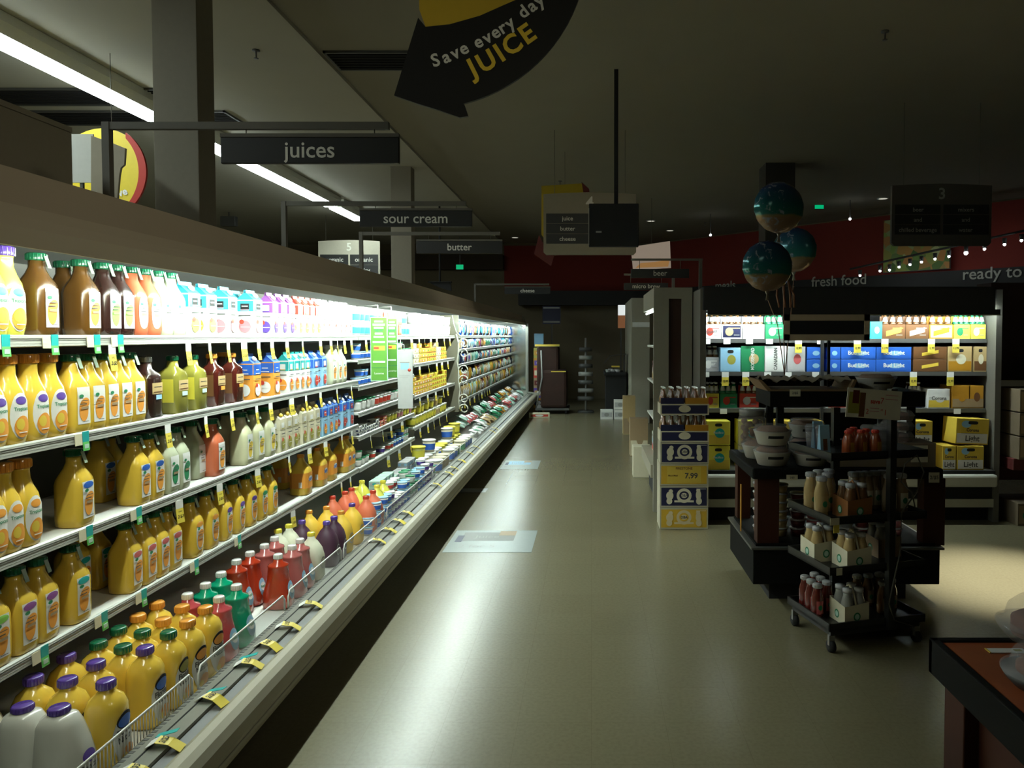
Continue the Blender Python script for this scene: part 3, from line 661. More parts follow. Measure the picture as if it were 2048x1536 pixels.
fill('dairy_tub', 'tub', 5.68, 7.4, 1.02, [T('white', 'white', 'red', r=.055, h=.09, d='white tub with red band'), T('white', 'white', 'blue', r=.055, h=.09, d='white tub with deep blue band'), T('white', 'green', 'white', r=.055, h=.09, d='white tub with bright green lid')], 'fourth dairy shelf', .118, .055, 1, .09)
fill('cheese_pack', 'cheese pack', 5.68, 6.5, .84, [K_('rose', 'orange', 'white', h=.024, d='flat red cheese pack'), K_('white', 'navy', 'white', h=.024, d='flat white cheese pack with dark print')], 'fifth dairy shelf', .11, .042, 3, .024)
fill('dairy_tub', 'tub', 6.5, 7.4, .84, [T('cream', 'cream', 'pink', r=.05, h=.075, d='cream tub with faint pink band'), T('olive', 'cream', 'lemon', r=.05, h=.075, d='olive tub with pale lid')], 'fifth dairy shelf', .11, .05, 1, .075)
fill('yogurt_cup', 'yogurt cup', 5.68, 7.3, .6, yog, 'lowest dairy shelf', .09, .04, 2, .06, stock=.8)
but = [K_('lemon', 'yellow', 'red', wx=.045, wy=.055, h=.045, d='yellow butter box'), K_('yellow', 'orange', 'white', wx=.045, wy=.055, h=.045, d='amber butter box with orange band'), K_('orange', 'lemon', 'green', wx=.045, wy=.055, h=.045, d='orange butter box with yellow band')]
fill('butter_box', 'butter box', 7.45, 9.2, 1.32, but + [K_('cream', 'white', 'tan', wx=.045, wy=.055, h=.05, d='cream butter box')], 'upper butter shelf', .118, .048, 4, .05)
fill('butter_box', 'butter box', 7.45, 9.2, 1.0, but, 'middle butter shelf', .118, .048, 4, .046)
fill('dairy_tub', 'tub', 7.45, 9.2, .69, [T('cream', 'white', 'tan', r=.055, h=.1, d='cream spread tub with tan band'), T('olive', 'white', 'lemon', r=.055, h=.1, d='yellow-green spread tub'), K_('olive', 'lemon', 'white', wx=.045, wy=.05, h=.1, d='yellow-green spread box')], 'lowest butter shelf', .12, .055, 2, .1)
# dairy deck
fill('yogurt_cup', 'yogurt cup', 4.95, 7.1, DECK, yog, 'front dairy deck', .09, .04, 3, .06, X=-1.5)
fill('yogurt_cup', 'yogurt cup', 5.3, 7.1, DECK, yog, 'middle dairy deck', .09, .04, 3, .06, X=-1.6)
fill('cheese_pack', 'cheese pack', 5.9, 7.3, DECK, [K_('silver', 'lblue', 'grey', wx=.045, wy=.05, h=.045, d='silver-grey cream cheese box'), K_('mint', 'silver', 'teal', wx=.045, wy=.05, h=.045, d='pale mint cream cheese box')], 'rear dairy deck', .11, .05, 4, .045, X=-1.72)
fill('dairy_tub', 'tub', 7.2, 9.3, DECK, [T('cream', 'white', 'blue', r=.07, h=.13, d='big cream margarine tub with blue band'), T('cream', 'cream', 'green', r=.07, h=.13, d='big cream tub with green band'), T('tan', 'cream', 'kraft', r=.07, h=.13, d='big tan tub'), T('olive', 'cream', 'teal', r=.065, h=.12, d='olive tub with teal band')], 'front butter deck', .165, .05, 1, .13, X=-1.52, runs=(1, 2), stock=.8)
fill('dairy_tub', 'tub', 7.2, 9.3, DECK, [T('cream', 'white', 'blue', r=.07, h=.13, d='big cream margarine tub with blue band'), T('olive', 'lemon', 'lemon', r=.07, h=.13, d='big yellow margarine tub')], 'rear butter deck', .16, .05, 2, .13, X=-1.69, runs=(1, 2))
bags = [B_('white', 'cyan', d='white cheese bag with cyan label'), B_('blue', 'white', d='blue cheese bag with white label'), B_('lblue', 'white', d='light blue cheese bag'), B_('cyan', 'white', d='cyan cheese bag with white label'), B_('white', 'purple', d='white bag with purple label'), B_('brown', 'tan', d='brown snack bag with tan label'), B_('mint', 'green', d='mint cheese bag with green label'), B_('navy', 'lblue', d='navy cheese bag with pale label'), B_('violet', 'white', d='violet cheese bag')]
bag2 = [B_('white', 'green', h=.152, d='white bag with green label'), B_('mint', 'teal', h=.152, d='mint bag with teal label'), B_('silver', 'red', h=.152, d='silver bag with red label'), B_('navy', 'white', h=.152, d='navy bag with white label'), B_('cream', 'orange', h=.152, d='cream bag with orange label')]
bag3 = [B_('amber', 'lemon', h=.19, d='amber cheese block pack'), B_('tan', 'white', h=.19, d='tan cheese pack with white label'), B_('maroon', 'white', h=.19, d='dark red meat pack'), B_('mint', 'white', h=.19, d='pale mint pack'), B_('yellow', 'orange', h=.19, d='yellow cheese pack'), B_('kraft', 'green', h=.19, d='brown pack with green label')]
fill('cheese_bag', 'cheese bag', 9.75, 16.3, 1.6, [B_(*a, h=.2, d=b) for a, b in ((('white', 'cyan'), 'tall white cheese bag with cyan label'), (('blue', 'white'), 'tall blue cheese bag'), (('lblue', 'white'), 'tall light blue cheese bag'), (('brown', 'tan'), 'tall brown snack bag'), (('white', 'violet'), 'tall white bag with violet label'), (('navy', 'cyan'), 'tall navy cheese bag'))], 'top cheese shelf', .122, .03, X=SX - .03, runs=(1, 2))
fill('cheese_bag', 'cheese bag', 9.75, 16.3, 1.6, bags, 'rear top cheese shelf', .124, .03, X=SX - .12, runs=(1, 2))
fill('cheese_bag', 'cheese bag', 9.75, 16.3, 1.42, bags + bag2, 'second cheese shelf', .122, .03, X=SX - .03, runs=(1, 2))
fill('cheese_bag', 'cheese bag', 9.75, 16.3, 1.22, bag2 + bag2 + bags, 'third cheese shelf', .124, .03, X=SX - .03, runs=(1, 2))
fill('cheese_pack', 'cheese pack', 9.75, 16.3, .97, bag3 + bag2, 'fourth cheese shelf', .124, .03, X=SX - .03, runs=(1, 2))
fill('cheese_pack', 'cheese pack', 9.75, 16.3, .74, bag3, 'fifth cheese shelf', .124, .03, X=SX - .01, runs=(1, 2))
lay = [B_('white', 'green', wy=.09, h=.16, t=.03, d='white meat tray with green label'), B_('silver', 'white', wy=.09, h=.16, t=.03, d='silver film meat tray'), B_('amber', 'white', wy=.09, h=.16, t=.03, d='amber meat tray'), B_('tan', 'brown', wy=.09, h=.16, t=.03, d='tan meat tray'), B_('rose', 'white', wy=.09, h=.16, t=.03, d='rosy meat tray'), B_('mint', 'white', wy=.09, h=.16, t=.03, d='mint salad tray'), B_('green', 'mint', wy=.09, h=.16, t=.03, d='dark green salad tray')]
fill('meat_pack', 'meat pack', 9.7, 16.3, .32, lay, 'front cheese deck', .23, .03, 2, .066, tilt=-1.25, X=-1.45)
fill('meat_pack', 'meat pack', 9.7, 16.3, .40, lay, 'rear cheese deck', .23, .03, 2, .066, tilt=-1.1, X=-1.66)

# ------------------------------------------------------------------ shelf price tags
def ptag(kind):
    def f():
        if kind == 'yellow':
            w = MB().prism_y([(.001, 0), (.003, 0), (.004, -.035), (.002, -.035)], -.02, .02, C('white', .3))
            y = MB().prism_y([(.002, -.035), (.004, -.035), (.012, -.095), (.010, -.095)], -.02, .02, M('tag_yellow', (.75, .6, .08), .4))
            y.text('2/$5', (.0095, 0, -.068), (0, 1, 0), (.13, 0, 1), .014, bk, .02, .034); y.text('SALE', (.0065, 0, -.047), (0, 1, 0), (.13, 0, 1), .007, bk, .01, .034)
            return [('flap', w, None), ('price_card', y, None)]
        w = MB().prism_y([(.001, .036), (.003, .036), (.003, 0), (.001, 0)], -.016, .016, C('teal', .3))
        y = MB().prism_y([(.001, 0), (.003, 0), (.006, -.03), (.004, -.03)], -.016, .016, M('tag_green', (.12, .5, .12), .4))
        y.box(.004, .0062, -.010, .010, -.022, -.008, C('mint'))
        return [('flap', w, None), ('price_card', y, None), ('shelf_card', MB().prism_y([(.001, .03), (.003, .03), (.005, -.008), (.003, -.008)], -.055, -.02, C('cream', .4)), None)]
    return ('ptag', kind), f
TAGS = [(1.6, 'top juice shelf', 'green', [10, 108, 193, 240]), (1.6, 'top juice shelf', 'yellow', [222, 375, 418, 455, 487, 516, 543, 573, 604, 640, 661, 674, 688, 702]),
        (1.267, 'second juice shelf', 'green', [170]), (1.267, 'second juice shelf', 'yellow', [334, 410, 462, 512, 540, 582, 611, 640, 673, 702]),
        (.937, 'third juice shelf', 'green', [178, 277]), (.937, 'third juice shelf', 'yellow', [357, 438, 514, 577, 618, 650, 683, 703]),
        (.61, 'lowest raised juice shelf', 'green', [88, 208, 287, 392, 478]), (.61, 'lowest raised juice shelf', 'yellow', [585, 682, 700])]
for z, sn, kd, pxs in TAGS:
    kf = ptag(kd)
    for i, px in enumerate(pxs):
        Y = Yx(px, SX + .004, z - .03)
        put('price_tag', kf[0], kf[1], (SX + .0045, Y, z - .033), f"{'yellow sale' if kd == 'yellow' else 'teal and green'} price tag hanging, {nth(i + 1)} from near end of {sn}", 'price tag', kd + ' price tags on the cases', 0, (0, 0, random.uniform(-.3, .3)) if kd == 'yellow' else (0, 0, 0))
kf = ptag('yellow'); k = 0
for z, sn, ya, yb in ((1.6, 'top dairy shelf', 5.8, 9.3), (1.32, 'upper butter shelf', 7.6, 9.2), (1.0, 'middle butter shelf', 7.6, 9.2), (.69, 'lowest butter shelf', 7.6, 9.2), (.84, 'fifth dairy shelf', 5.9, 7.3), (.6, 'lowest dairy shelf', 6.4, 7.3), (.97, 'fourth cheese shelf', 9.8, 14), (.74, 'fifth cheese shelf', 9.8, 13)):
    y = ya; i = 0
    while y < yb:
        i += 1
        put('price_tag', kf[0], kf[1], (SX + .0045 + (.02 if z == .74 else 0), y, z - .033), f"yellow sale price tag hanging, {nth(i)} from near end of {sn}", 'price tag', 'yellow price tags on the cases', 0, (0, 0, random.uniform(-.4, .3))); y += random.uniform(.25, .45)
# tags lying over the case rail
def rtag(tl=False):
    w = MB().prism_y([(-.03, .004), (-.029, .006), (0, .022), (0, .02)], -.022, .022, C('white', .25))
    y = MB().prism_y([(0, .02), (0, .022), (.04, .014), (.075, -.01), (.074, -.012), (.04, .0125)], -.022, .022, M('tag_yellow', (.75, .6, .08), .4))
    y.text('2/$5', (.02, 0, .0195), (0, 1, 0), (-1, 0, .2), .018, bk, .02, .036)
    return [('flap', w, None), ('price_card', y, None)] + ([('green_card', MB().prism_y([(-.02, .012), (-.019, .014), (.045, .03), (.045, .0285)], .026, .05, C('teal', .3)), None)] if tl else [])
for i, (px, py) in enumerate(((-5, 1540), (305, 1484), (400, 1393), (470, 1325), (535, 1286), (572, 1250), (618, 1207), (750, 1080), (776, 1058), (797, 1040), (812, 1024), (884, 968), (905, 945), (918, 935), (935, 920), (950, 905), (962, 893), (992, 862), (998, 856))):
    p = atZ(px, py, .35)
    tl = i in (1, 2, 3)
    put('price_tag', 'rtag%d' % tl, (lambda tl=tl: rtag(tl)), (-1.335, p.y, .337), f"yellow {'and teal ' if tl else ''}price tag lying over the low front rail, {nth(i + 1)} from near end", 'price tag', 'yellow price tags on the front rail', random.uniform(-.25, .25))

# ------------------------------------------------------------------ banners and scroll sign in the dairy case
def banner(x0, y0, x1, y1, Y, key, label, draw, X=None, yaw=0.0):
    A = atY(x0, y0, Y); B = atY(x1, y1, Y); wd = abs(B.x - A.x); ht = abs(A.z - B.z)
    mb, arm = draw(wd, ht); t = thing('hanging_banner', (min(A.x, B.x), Y, min(A.z, B.z)), label, 'banner', None, yaw)
    part('board', mb, t); part('clip_arm', arm, t)
def green_draw(wd, ht):
    C('mint'); g = M('banner_green', (.11, .33, .04), .5); mb = MB(); mb.box(0, wd, 0, .006, 0, ht, C('mint')); mb.box(.006, wd - .006, -.002, 0, .006, ht - .006, g)
    for q, ww in ((.93, .5), (.88, .7), (.83, .55), (.74, .45), (.69, .6), (.61, .7), (.3, .7)): mb.box(wd * (.5 - ww / 2), wd * (.5 + ww / 2), -.003, -.002, ht * q - .007, ht * q + .007, C('white'))
    mb.box(wd * .2, wd * .85, -.003, -.002, ht * .48, ht * .55, C('yellow')); mb.box(wd * .2, wd * .5, -.0035, -.002, ht * .5, ht * .53, C('red'))
    mb.box(wd * .05, wd * .95, -.003, -.002, ht * .205, ht * .212, C('green')); mb.text('NEW', (wd * .5, -.003, ht * .79), (1, 0, 0), (0, 0, 1), .02, C('green'), .02); mb.text('Lucerne', (wd * .5, -.003, ht * .12), (1, 0, 0), (0, 0, 1), .016, C('white'), .01)
    return mb, MB().box(wd * .4, wd * .45, .006, .012, ht, ht + .09, C('grey')).tube([(wd * .42, .01, ht + .09), (-.15, .15, ht + .09)], .004, C('grey'), 6)
banner(740, 634, 776, 762, 5.75, 'g', 'bright green printed banner hanging nearer in front of dairy shelves', green_draw)
banner(772, 636, 796, 756, 6.1, 'g', 'second green banner half hidden behind the first one', green_draw)
def white_draw(wd, ht):
    mb = MB().box(0, wd, 0, .006, 0, ht, M('placard_paper', (.48, .49, .47), .5)); mb.box(wd * .2, wd * .75, -.002, 0, ht * .68, ht * .8, C('lblue')); mb.box(wd * .15, wd * .8, -.003, 0, ht * .79, ht * .81, C('grey')); mb.loft([(0, .013, .013, 2), (.002, .013, .013, 2)], C('red'), 12)
    mb.xform(Matrix.Translation((wd * .78, -.001, ht * .67)) @ Matrix.Rotation(math.pi / 2, 4, 'X'), len(mb.v) - 24)
    mb.box(wd * .12, wd * .8, -.002, 0, ht * .57, ht * .575, C('grey')); mb.box(wd * .12, wd * .7, -.002, 0, ht * .545, ht * .55, C('grey'))
    return mb, MB().box(wd * .4, wd * .45, .006, .012, ht, ht + .05, C('grey')).tube([(wd * .42, .01, ht + .05), (-.15, .15, ht + .07)], .004, C('grey'), 6)
banner(795, 702, 826, 817, 5.95, 'w', 'plain white printed banner hanging beside the green banners', white_draw)
# scrolled clear divider between dairy and cheese
t = thing('scroll_divider', (-1.76, D1, .5), 'translucent shelf-high divider edged with curling white scrolls', 'divider')
part('panel', MB().box(-.30, .06, -.006, .006, .12, 1.36, M('divider_clear', (.22, .21, .15), .3, trans=.3, var=0)), t)
m_s = M('scroll_white', (.62, .62, .52), .35)
sp = MB(); sp.tube([(-.02, 0, 1.36), (.0, 0, 1.25), (.03, 0, 1.15), (.09, 0, 1.08)], .008, m_s, 8)
for i, (zc, sg) in enumerate(((1.0, 1), (.87, 1), (.66, 1), (.53, 1), (.29, 1), (.16, 1))):
    pts = [(.125 + (.066 - .008 * k / 3) * math.cos(math.radians(180 - 30 * k)), -.01, zc + (.066 - .008 * k / 3) * math.sin(math.radians(180 - 30 * k))) for k in range(15)]
    sp.tube(pts, .008, m_s, 8)
sp.tube([(.03, -.01, 1.12), (.06, -.01, 1.0), (.055, -.01, .87), (.04, -.01, .77), (.06, -.01, .66), (.058, -.01, .53), (.075, -.01, .41), (.06, -.01, .29), (.06, -.01, .16)], .008, m_s, 8)
part('scroll', sp, t)

# ------------------------------------------------------------------ hanging department signs
brk_m = M('bracket_paint', (.12, .11, .085), .6); sgn_m = M('sign_black', (.02, .02, .018), .5); sgt_m = M('sign_text', (.88, .86, .76), .6)
def dept(word, Y, cx, wpx, ytop, ybot, arm=True, postpx=None, armpx=None, ybar=None, label='', ybase=2.04, tsz=.55):
    A = atY(cx - wpx / 2, ytop, Y); B = atY(cx + wpx / 2, ybot, Y)
    wd = B.x - A.x; ht = A.z - B.z
    t = thing('department_sign', (A.x, Y, B.z), label, 'sign', 'hanging department signs')
    mb = MB().box(0, wd, -.012, .012, 0, ht * .88, sgn_m, .004)
    part('board', mb, t)
    part('lettering', MB().text(word, (wd / 2, -.0122, ht * .43), (1, 0, 0), (0, 0, 1), ht * tsz, sgt_m, .01, wd * .9), t)
    part('top_rail', MB().box(0, wd, -.014, .014, ht * .88, ht, brk_m), t)
    if arm:
        P0 = atY(postpx, ybar, Y); P1 = atY(armpx, ybar, Y); g = MB()
        g.box(P0.x - A.x - .018, P0.x - A.x + .018, -.018, .018, ybase - B.z, P0.z - B.z, brk_m); g.box(P0.x - A.x - .018, P1.x - A.x, -.014, .014, P0.z - B.z - .035, P0.z - B.z, brk_m)
        part('bracket', g, t)
        h = MB()
        for q in (.14, .86): h.tube([(wd * q, 0, ht), (wd * q, 0, P0.z - B.z - .03)], .003, brk_m, 6)
        part('hook', h, t)
dept('juices', 3.78, 621, 357, 268, 328, True, 214, 778, 245, 'black hanging sign reading juices on a grey bracket arm')
dept('sour cream', 6.0, 832, 225, 417, 454, True, 568, 932, 403, 'black hanging sign reading sour cream, next beyond the juices sign')
dept('butter', 7.9, 919, 172, 479, 507, True, 722, 1000, 464, 'black hanging sign reading butter beyond the sour cream sign', tsz=.5)
dept('cheese', 14.8, 1055, 92, 573, 588, True, 950, 1098, 567, 'small distant black hanging sign reading cheese', tsz=.5)
def dept_r(word, Y, x0, x1, y0, y1, label, PX):
    A = atY(x0, y0, Y); B = atY(x1, y1, Y); wd = B.x - A.x; ht = A.z - B.z
    t = thing('department_sign', (A.x, Y, B.z), label, 'sign', 'hanging department signs')
    part('board', MB().box(0, wd, -.012, .012, 0, ht, sgn_m, .003), t)
    part('lettering', MB().text(word, (wd * .5, -.0125, ht * .5), (1, 0, 0), (0, 0, 1), ht * .6, M('sign_text_dim', (.6, .6, .5), .6), .01, wd * .8), t)
    g = MB().box(0, max(wd, PX - A.x + .02), -.01, .01, ht + .08, ht + .1, brk_m)
    for q in (.15, .85): g.tube([(wd * q, 0, ht), (wd * q, 0, ht + .09)], .003, brk_m, 6)
    g.box(PX - A.x - .015, PX - A.x + .015, -.015, .015, 2.01 - B.z, ht + .1, brk_m)
    part('bracket', g, t)
dept_r('beer', 7.25, 1262, 1378, 538, 556, 'black hanging sign reading beer over the end of the grey case', 1.05)
dept_r('micro brew', 8.0, 1248, 1336, 566, 580, 'smaller black hanging sign reading micro brew behind the beer sign', .87)

# ------------------------------------------------------------------ aisle number signs
def aisle(num, px0, px1, py0, py1, Y, label, lines, tone=(.2, .18, .14), right=None, txt=(.5, .48, .4)):
    A = atY(px0, py0, Y); B = atY(px1, py1, Y); wd = B.x - A.x; ht = A.z - B.z
    t = thing('aisle_sign', (A.x, Y, B.z), label, 'sign', 'aisle number signs')
    top = [(0, ht * .97), (wd * .25, ht * .99), (wd * .5, ht), (wd * .75, ht * .99), (wd, ht * .97)]
    poly = [(.03, 0), (wd - .03, 0), (wd, .03)] + top[::-1] + [(0, .03)]
    fm = M('aisle_frame%s' % num, tone, .6); tm = M('aisle_text%s' % num, txt, .6)
    part('board', MB().prism_y(poly, -.02, .02, fm), t)
    p = MB(); n = len(lines); z1 = ht * .66; z0 = ht * .17; q = (z1 - z0) / n
    for i, l in enumerate(lines):
        zz = z1 - i * q
        for (xa, xb, s) in ((wd * .03, wd * .485, l), (wd * .515, wd * .97, (right or lines)[i])):
            p.box(xa, xb, -.024, -.02, zz - q + .006, zz, sgn_m)
    part('panel', p, t)
    g = MB()
    for i, l in enumerate(lines):
        zz = z1 - i * q - q * .5
        g.text(l, (wd * .26, -.0245, zz), (1, 0, 0), (0, 0, 1), q * .42, tm, .01, wd * .42)
        g.text((right or lines)[i], (wd * .74, -.0245, zz), (1, 0, 0), (0, 0, 1), q * .42, tm, .01, wd * .42)
    g.text(num, (wd * .5, -.0205, ht * .83), (1, 0, 0), (0, 0, 1), ht * .18, tm, .02)
    part('lettering', g, t)
    c = MB()
    for s in (.12, .88): c.tube([(wd * s, 0, ht * .97), (wd * s, 0, CZ - B.z)], .003, brk_m, 6)
    part('suspension_wire', c, t)
aisle('4', 1087, 1272, 385, 510, 8.6, 'brown aisle four sign listing juice, butter, cheese', ['juice', 'butter', 'cheese'], (.17, .15, .1))
aisle('3', 1783, 1980, 368, 492, 7.6, 'very dark aisle three sign listing beer and chilled beverages', ['beer', 'and', 'chilled beverage'], (.10, .09, .07), ['mixers', 'and', 'water'], (.38, .37, .31))
aisle('5', 637, 761, 480, 566, 14.4, 'lit pale aisle five sign beyond the juice case', ['organic', 'natural'], (.5, .47, .36), ['organic', 'dairy'], (.8, .8, .7))

# black monitor on a ceiling pole
YM = 6.62
t = thing('ceiling_monitor', (.217, YM, 2.5), 'black flat monitor hung from the ceiling on a slim black pole', 'monitor')
A = atY(1178, 408, YM); B = atY(1277, 494, YM)
part('screen', MB().box(A.x - .217, B.x - .217, -.03, .03, B.z - 2.5, A.z - 2.5, C('black', .3), .006), t)
part('bezel_badge', MB().box(A.x - .217 + .06, A.x - .217 + .11, -.032, -.03, B.z - 2.5 + .12, B.z - 2.5 + .135, C('grey')), t)
part('pole', MB().box(-.018, .018, .03, .066, A.z - 2.5 - .1, CZ - 2.5, C('black', .4)), t)
part('side_edge', MB().box(A.x - .217 - .004, A.x - .217 + .002, -.031, .031, B.z - 2.5 + .01, A.z - 2.5 - .04, C('grey')), t)

# ------------------------------------------------------------------ big arrow sale sign
def pxpoly(pts, Y, o): return [((atY(x, y, Y) - o).x, (atY(x, y, Y) - o).z) for x, y in pts]
YS = 3.2; o = atY(940, 0, YS)
t = thing('sale_sign', o, 'round yellow and black arrow sign reading Save every day JUICE', 'sign')
arc = lambda cx, cy, r, a0, a1, n=18: [(cx + r * math.cos(math.radians(a0 + (a1 - a0) * k / n)), cy + r * math.sin(math.radians(a0 + (a1 - a0) * k / n))) for k in range(n + 1)]
outer = arc(848, -110, 328, 76, -35, 26)
innera = [(1090, -300), (1120, -180), (1095, -80), (1035, 0), (1005, 13), (960, 33), (900, 50), (852, 55)]
poly = [(837, 37), (789, 192), (835, 208), (880, 222), (920, 236), (937, 233), (930, 212)] + outer + innera
part('arrow', MB().prism_y(pxpoly(poly, YS, o), -.008, .008, M('sign_jet', (.01, .01, .009), .5)), t)
part('disc', MB().prism_y(pxpoly([(838, -40), (839, 20), (852, 56), (900, 51), (960, 34), (1005, 14), (1036, 0), (1096, -80), (1120, -180), (1090, -300)] + arc(970, -250, 130, -20, -200, 14), YS, o), -.004, .0075, M('sign_yellow', (.62, .42, .03), .5)), t)
g = MB(); ym = M('sign_yellow_text', (.85, .6, .05), .5); gm = M('sign_greytext', (.75, .75, .66), .5)
def signtext(chars, hpx, mat, bold):
    for i, (ch, x, y) in enumerate(chars):
        p = atY(x, y, YS) - o; q0 = chars[max(0, i - 1)]; q1 = chars[min(len(chars) - 1, i + 1)]
        ang = math.atan2(-(q1[2] - q0[2]), q1[1] - q0[1]); ux, uz = math.cos(ang), math.sin(ang)
        g.text(ch, (p.x, -.0085, p.z), (ux, 0, uz), (-uz, 0, ux), hpx * YS / F, mat, bold)
signtext([('S', 872, 123), ('a', 893, 116), ('v', 911, 108), ('e', 928, 99), ('e', 957, 86), ('v', 975, 77), ('e', 991, 67), ('r', 1005, 58), ('y', 1020, 48), ('d', 1047, 26), ('a', 1064, 14), ('y', 1079, 3)], 25, gm, .025)
signtext([('J', 946, 139), ('U', 974, 125), ('I', 1000, 109), ('C', 1025, 92), ('E', 1055, 71)], 37, ym, .03)
part('lettering', g, t)
part('suspension_wire', MB().tube([(-.05, 0, .3), (-.05, 0, CZ - o.z)], .003, brk_m, 6), t)
# red and yellow round sign over the next aisle
YR = 6.2; o = atY(225, 330, YR)
t = thing('round_sign', o, 'round yellow sign with red swoosh hanging above the next aisle', 'sign')
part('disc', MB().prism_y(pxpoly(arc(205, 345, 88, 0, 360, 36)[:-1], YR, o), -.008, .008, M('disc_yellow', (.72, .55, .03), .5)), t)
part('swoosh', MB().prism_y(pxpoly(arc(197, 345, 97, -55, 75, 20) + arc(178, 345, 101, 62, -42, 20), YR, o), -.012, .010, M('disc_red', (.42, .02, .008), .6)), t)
part('lettering', MB().text('Save', (.05, -.0125, -.235), (1, 0, .3), (-.3, 0, 1), .06, C('white'), .03), t)
part('suspension_wire', MB().tube([(0, 0, .3), (0, 0, 3.9 - o.z)], .003, brk_m, 6), t)
# dim round sign behind aisle four sign
YR = 9.6; o = atY(1130, 430, YR)
t = thing('round_sign', o, 'dim yellow round sign with red arrow tail behind the aisle four sign', 'sign')
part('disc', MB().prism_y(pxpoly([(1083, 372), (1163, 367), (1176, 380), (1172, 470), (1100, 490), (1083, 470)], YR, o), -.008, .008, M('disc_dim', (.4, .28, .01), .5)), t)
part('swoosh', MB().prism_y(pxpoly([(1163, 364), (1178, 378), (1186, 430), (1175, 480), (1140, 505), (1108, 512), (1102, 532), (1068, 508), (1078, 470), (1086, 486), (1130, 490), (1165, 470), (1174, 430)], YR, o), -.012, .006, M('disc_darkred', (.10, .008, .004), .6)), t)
part('suspension_wire', MB().tube([(0, 0, .3), (0, 0, CZ - o.z)], .003, brk_m, 6), t)

# ------------------------------------------------------------------ things glimpsed over the case: next aisle
bm_ = M('brown_board', (.3, .26, .19), .7)
t = thing('aisle_shelving', (-3.3, 1.2, 0), 'tall grey-brown back-to-back shelving seen over the juice case', 'shelving')
part('side_panel', MB().box(-.5, .25, 0, 3.25, 0, 2.79, bm_, .01), t)
part('top_board', MB().box(-.5, .25, 0, 3.25, 2.79, 2.82, bm_), t)
p = atY(143, 365, 5.2); q = atY(186, 268, 5.2)
single('paper_poster', MB().box(0, q.x - p.x, 0, .01, 0, q.z - p.z, M('paper', (.55, .55, .5), .6)).box(.05, .07, .01, .03, -p.z, .1, C('dgrey')), 'sheet of white paper standing behind the juice case top', 'poster', None, (p.x, 5.2, p.z))
o = atY(186, 400, 5.0)
t = thing('display_cutout', o, 'brown stepped-edge cutout display standing before the round yellow sign', 'display')
part('board', MB().prism_y(pxpoly([(184, 400), (184, 272), (222, 285), (252, 297), (250, 330), (243, 336), (240, 352), (236, 400)], 5.0, o), -.01, .01, bm_), t)
part('strut', MB().box(.04, .08, .01, .04, -o.z, .05, bm_), t)
for i, (x0, y0, x1, y1, Y, lb) in enumerate(((440, 432, 470, 452, 14, 'small grey security camera box on the far ceiling'),)):
    p = atY(x0, y0, Y); q = atY(x1, y1, Y)
    single('security_camera', MB().box(0, q.x - p.x, 0, .12, 0, p.z - q.z, C('dgrey'), .01).tube([((q.x - p.x) / 2, .06, p.z - q.z), ((q.x - p.x) / 2, .06, 3.9 - q.z)], .01, C('dgrey'), 6), lb, 'camera', None, (p.x, Y, q.z))

p = atY(880, 572, 13.0)
t = thing('hanging_placard', p, 'small black wedge placard on a thin black pole beneath the butter sign', 'placard')
part('pole', MB().tube([(0, 0, 0), (0, 0, CZ - p.z)], .016, C('black'), 8), t)
part('board', MB().prism_y([(-.19, .06), (.19, .06), (.2, -.09), (.0, -.03)], -.02, .02, C('black', .6)), t)
part('rim', MB().box(-.2, .2, -.05, .05, .06, .075, C('black', .6)), t)
# exit signs
for i, (x0, y0, x1, y1, Y, lb) in enumerate(((1629, 401, 1648, 418, 13.5, 'glowing green exit sign on the ceiling beside the balloons'), (912, 529, 927, 539, 17.5, 'glowing green exit sign far off below the butter sign'))):
    p = atY(x0, y1, Y); q = atY(x1, y0, Y); wd = q.x - p.x; ht = q.z - p.z
    t = thing('exit_sign', (p.x, Y, p.z), lb, 'exit sign', 'exit signs')
    part('housing', MB().box(0, wd, 0, .05, 0, ht, C('dgrey')), t)
    part('lit_face', MB().box(.004, wd - .004, -.004, 0, .004, ht - .004, M('exit_green', (.0, .42, .16), emit=.9)), t)
    part('stem', MB().box(wd * .45, wd * .55, .02, .03, ht, CZ - p.z, C('dgrey')), t)
# ------------------------------------------------------------------ beer case facing the camera
YB = 6.5; bx0 = .965; bx1 = 3.44
t = thing('refrigerated_case', (bx0, YB, 0), 'black-topped open beer case facing the camera at the aisle end', 'refrigerated case')
W = bx1 - bx0
part('canopy', MB().box(-.03, W - .05, -.20, .85, 1.81, 2.01, C('black', .5), .01), t)
part('canopy_trim', MB().box(.01, W - .01, -.205, -.195, 1.768, 1.776, M('trim_brass', (.3, .28, .15), .4)), t)
part('back_panel', MB().box(0, W, .75, .82, .2, 1.80, C('black', .6)), t)
part('lamp', MB().tube([(.04, -.15, 1.80), (W - .04, -.15, 1.80)], .010, M('beer_lamp', (.85, 1, .97), emit=BEER_LAMP), 8), t)
part('valance', MB().box(.01, W - .01, -.20, -.19, 1.772, 1.82, C('black', .5)), t)
part('side_panel', MB().box(W, W + .05, -.12, .85, 0, 1.99, M('side_grey', (.13, .125, .105), .6)), t)
part('side_panel', MB().box(-.05, 0, -.18, .85, 0, 1.99, M('side_grey', (.13, .125, .105), .6)), t)
BS = [1.572, 1.285, .965]
for z in BS:
    s = part('shelf', MB().box(.01, W - .01, .02, .74, z - .02, z - .002, C('dgrey')), t)
    part('price_channel', MB().box(.01, W - .01, .008, .02, z - .035, z, C('dgrey', .3)), s)
part('deck', MB().box(.01, W - .01, -.12, .74, .40, .450, C('grey')), t)
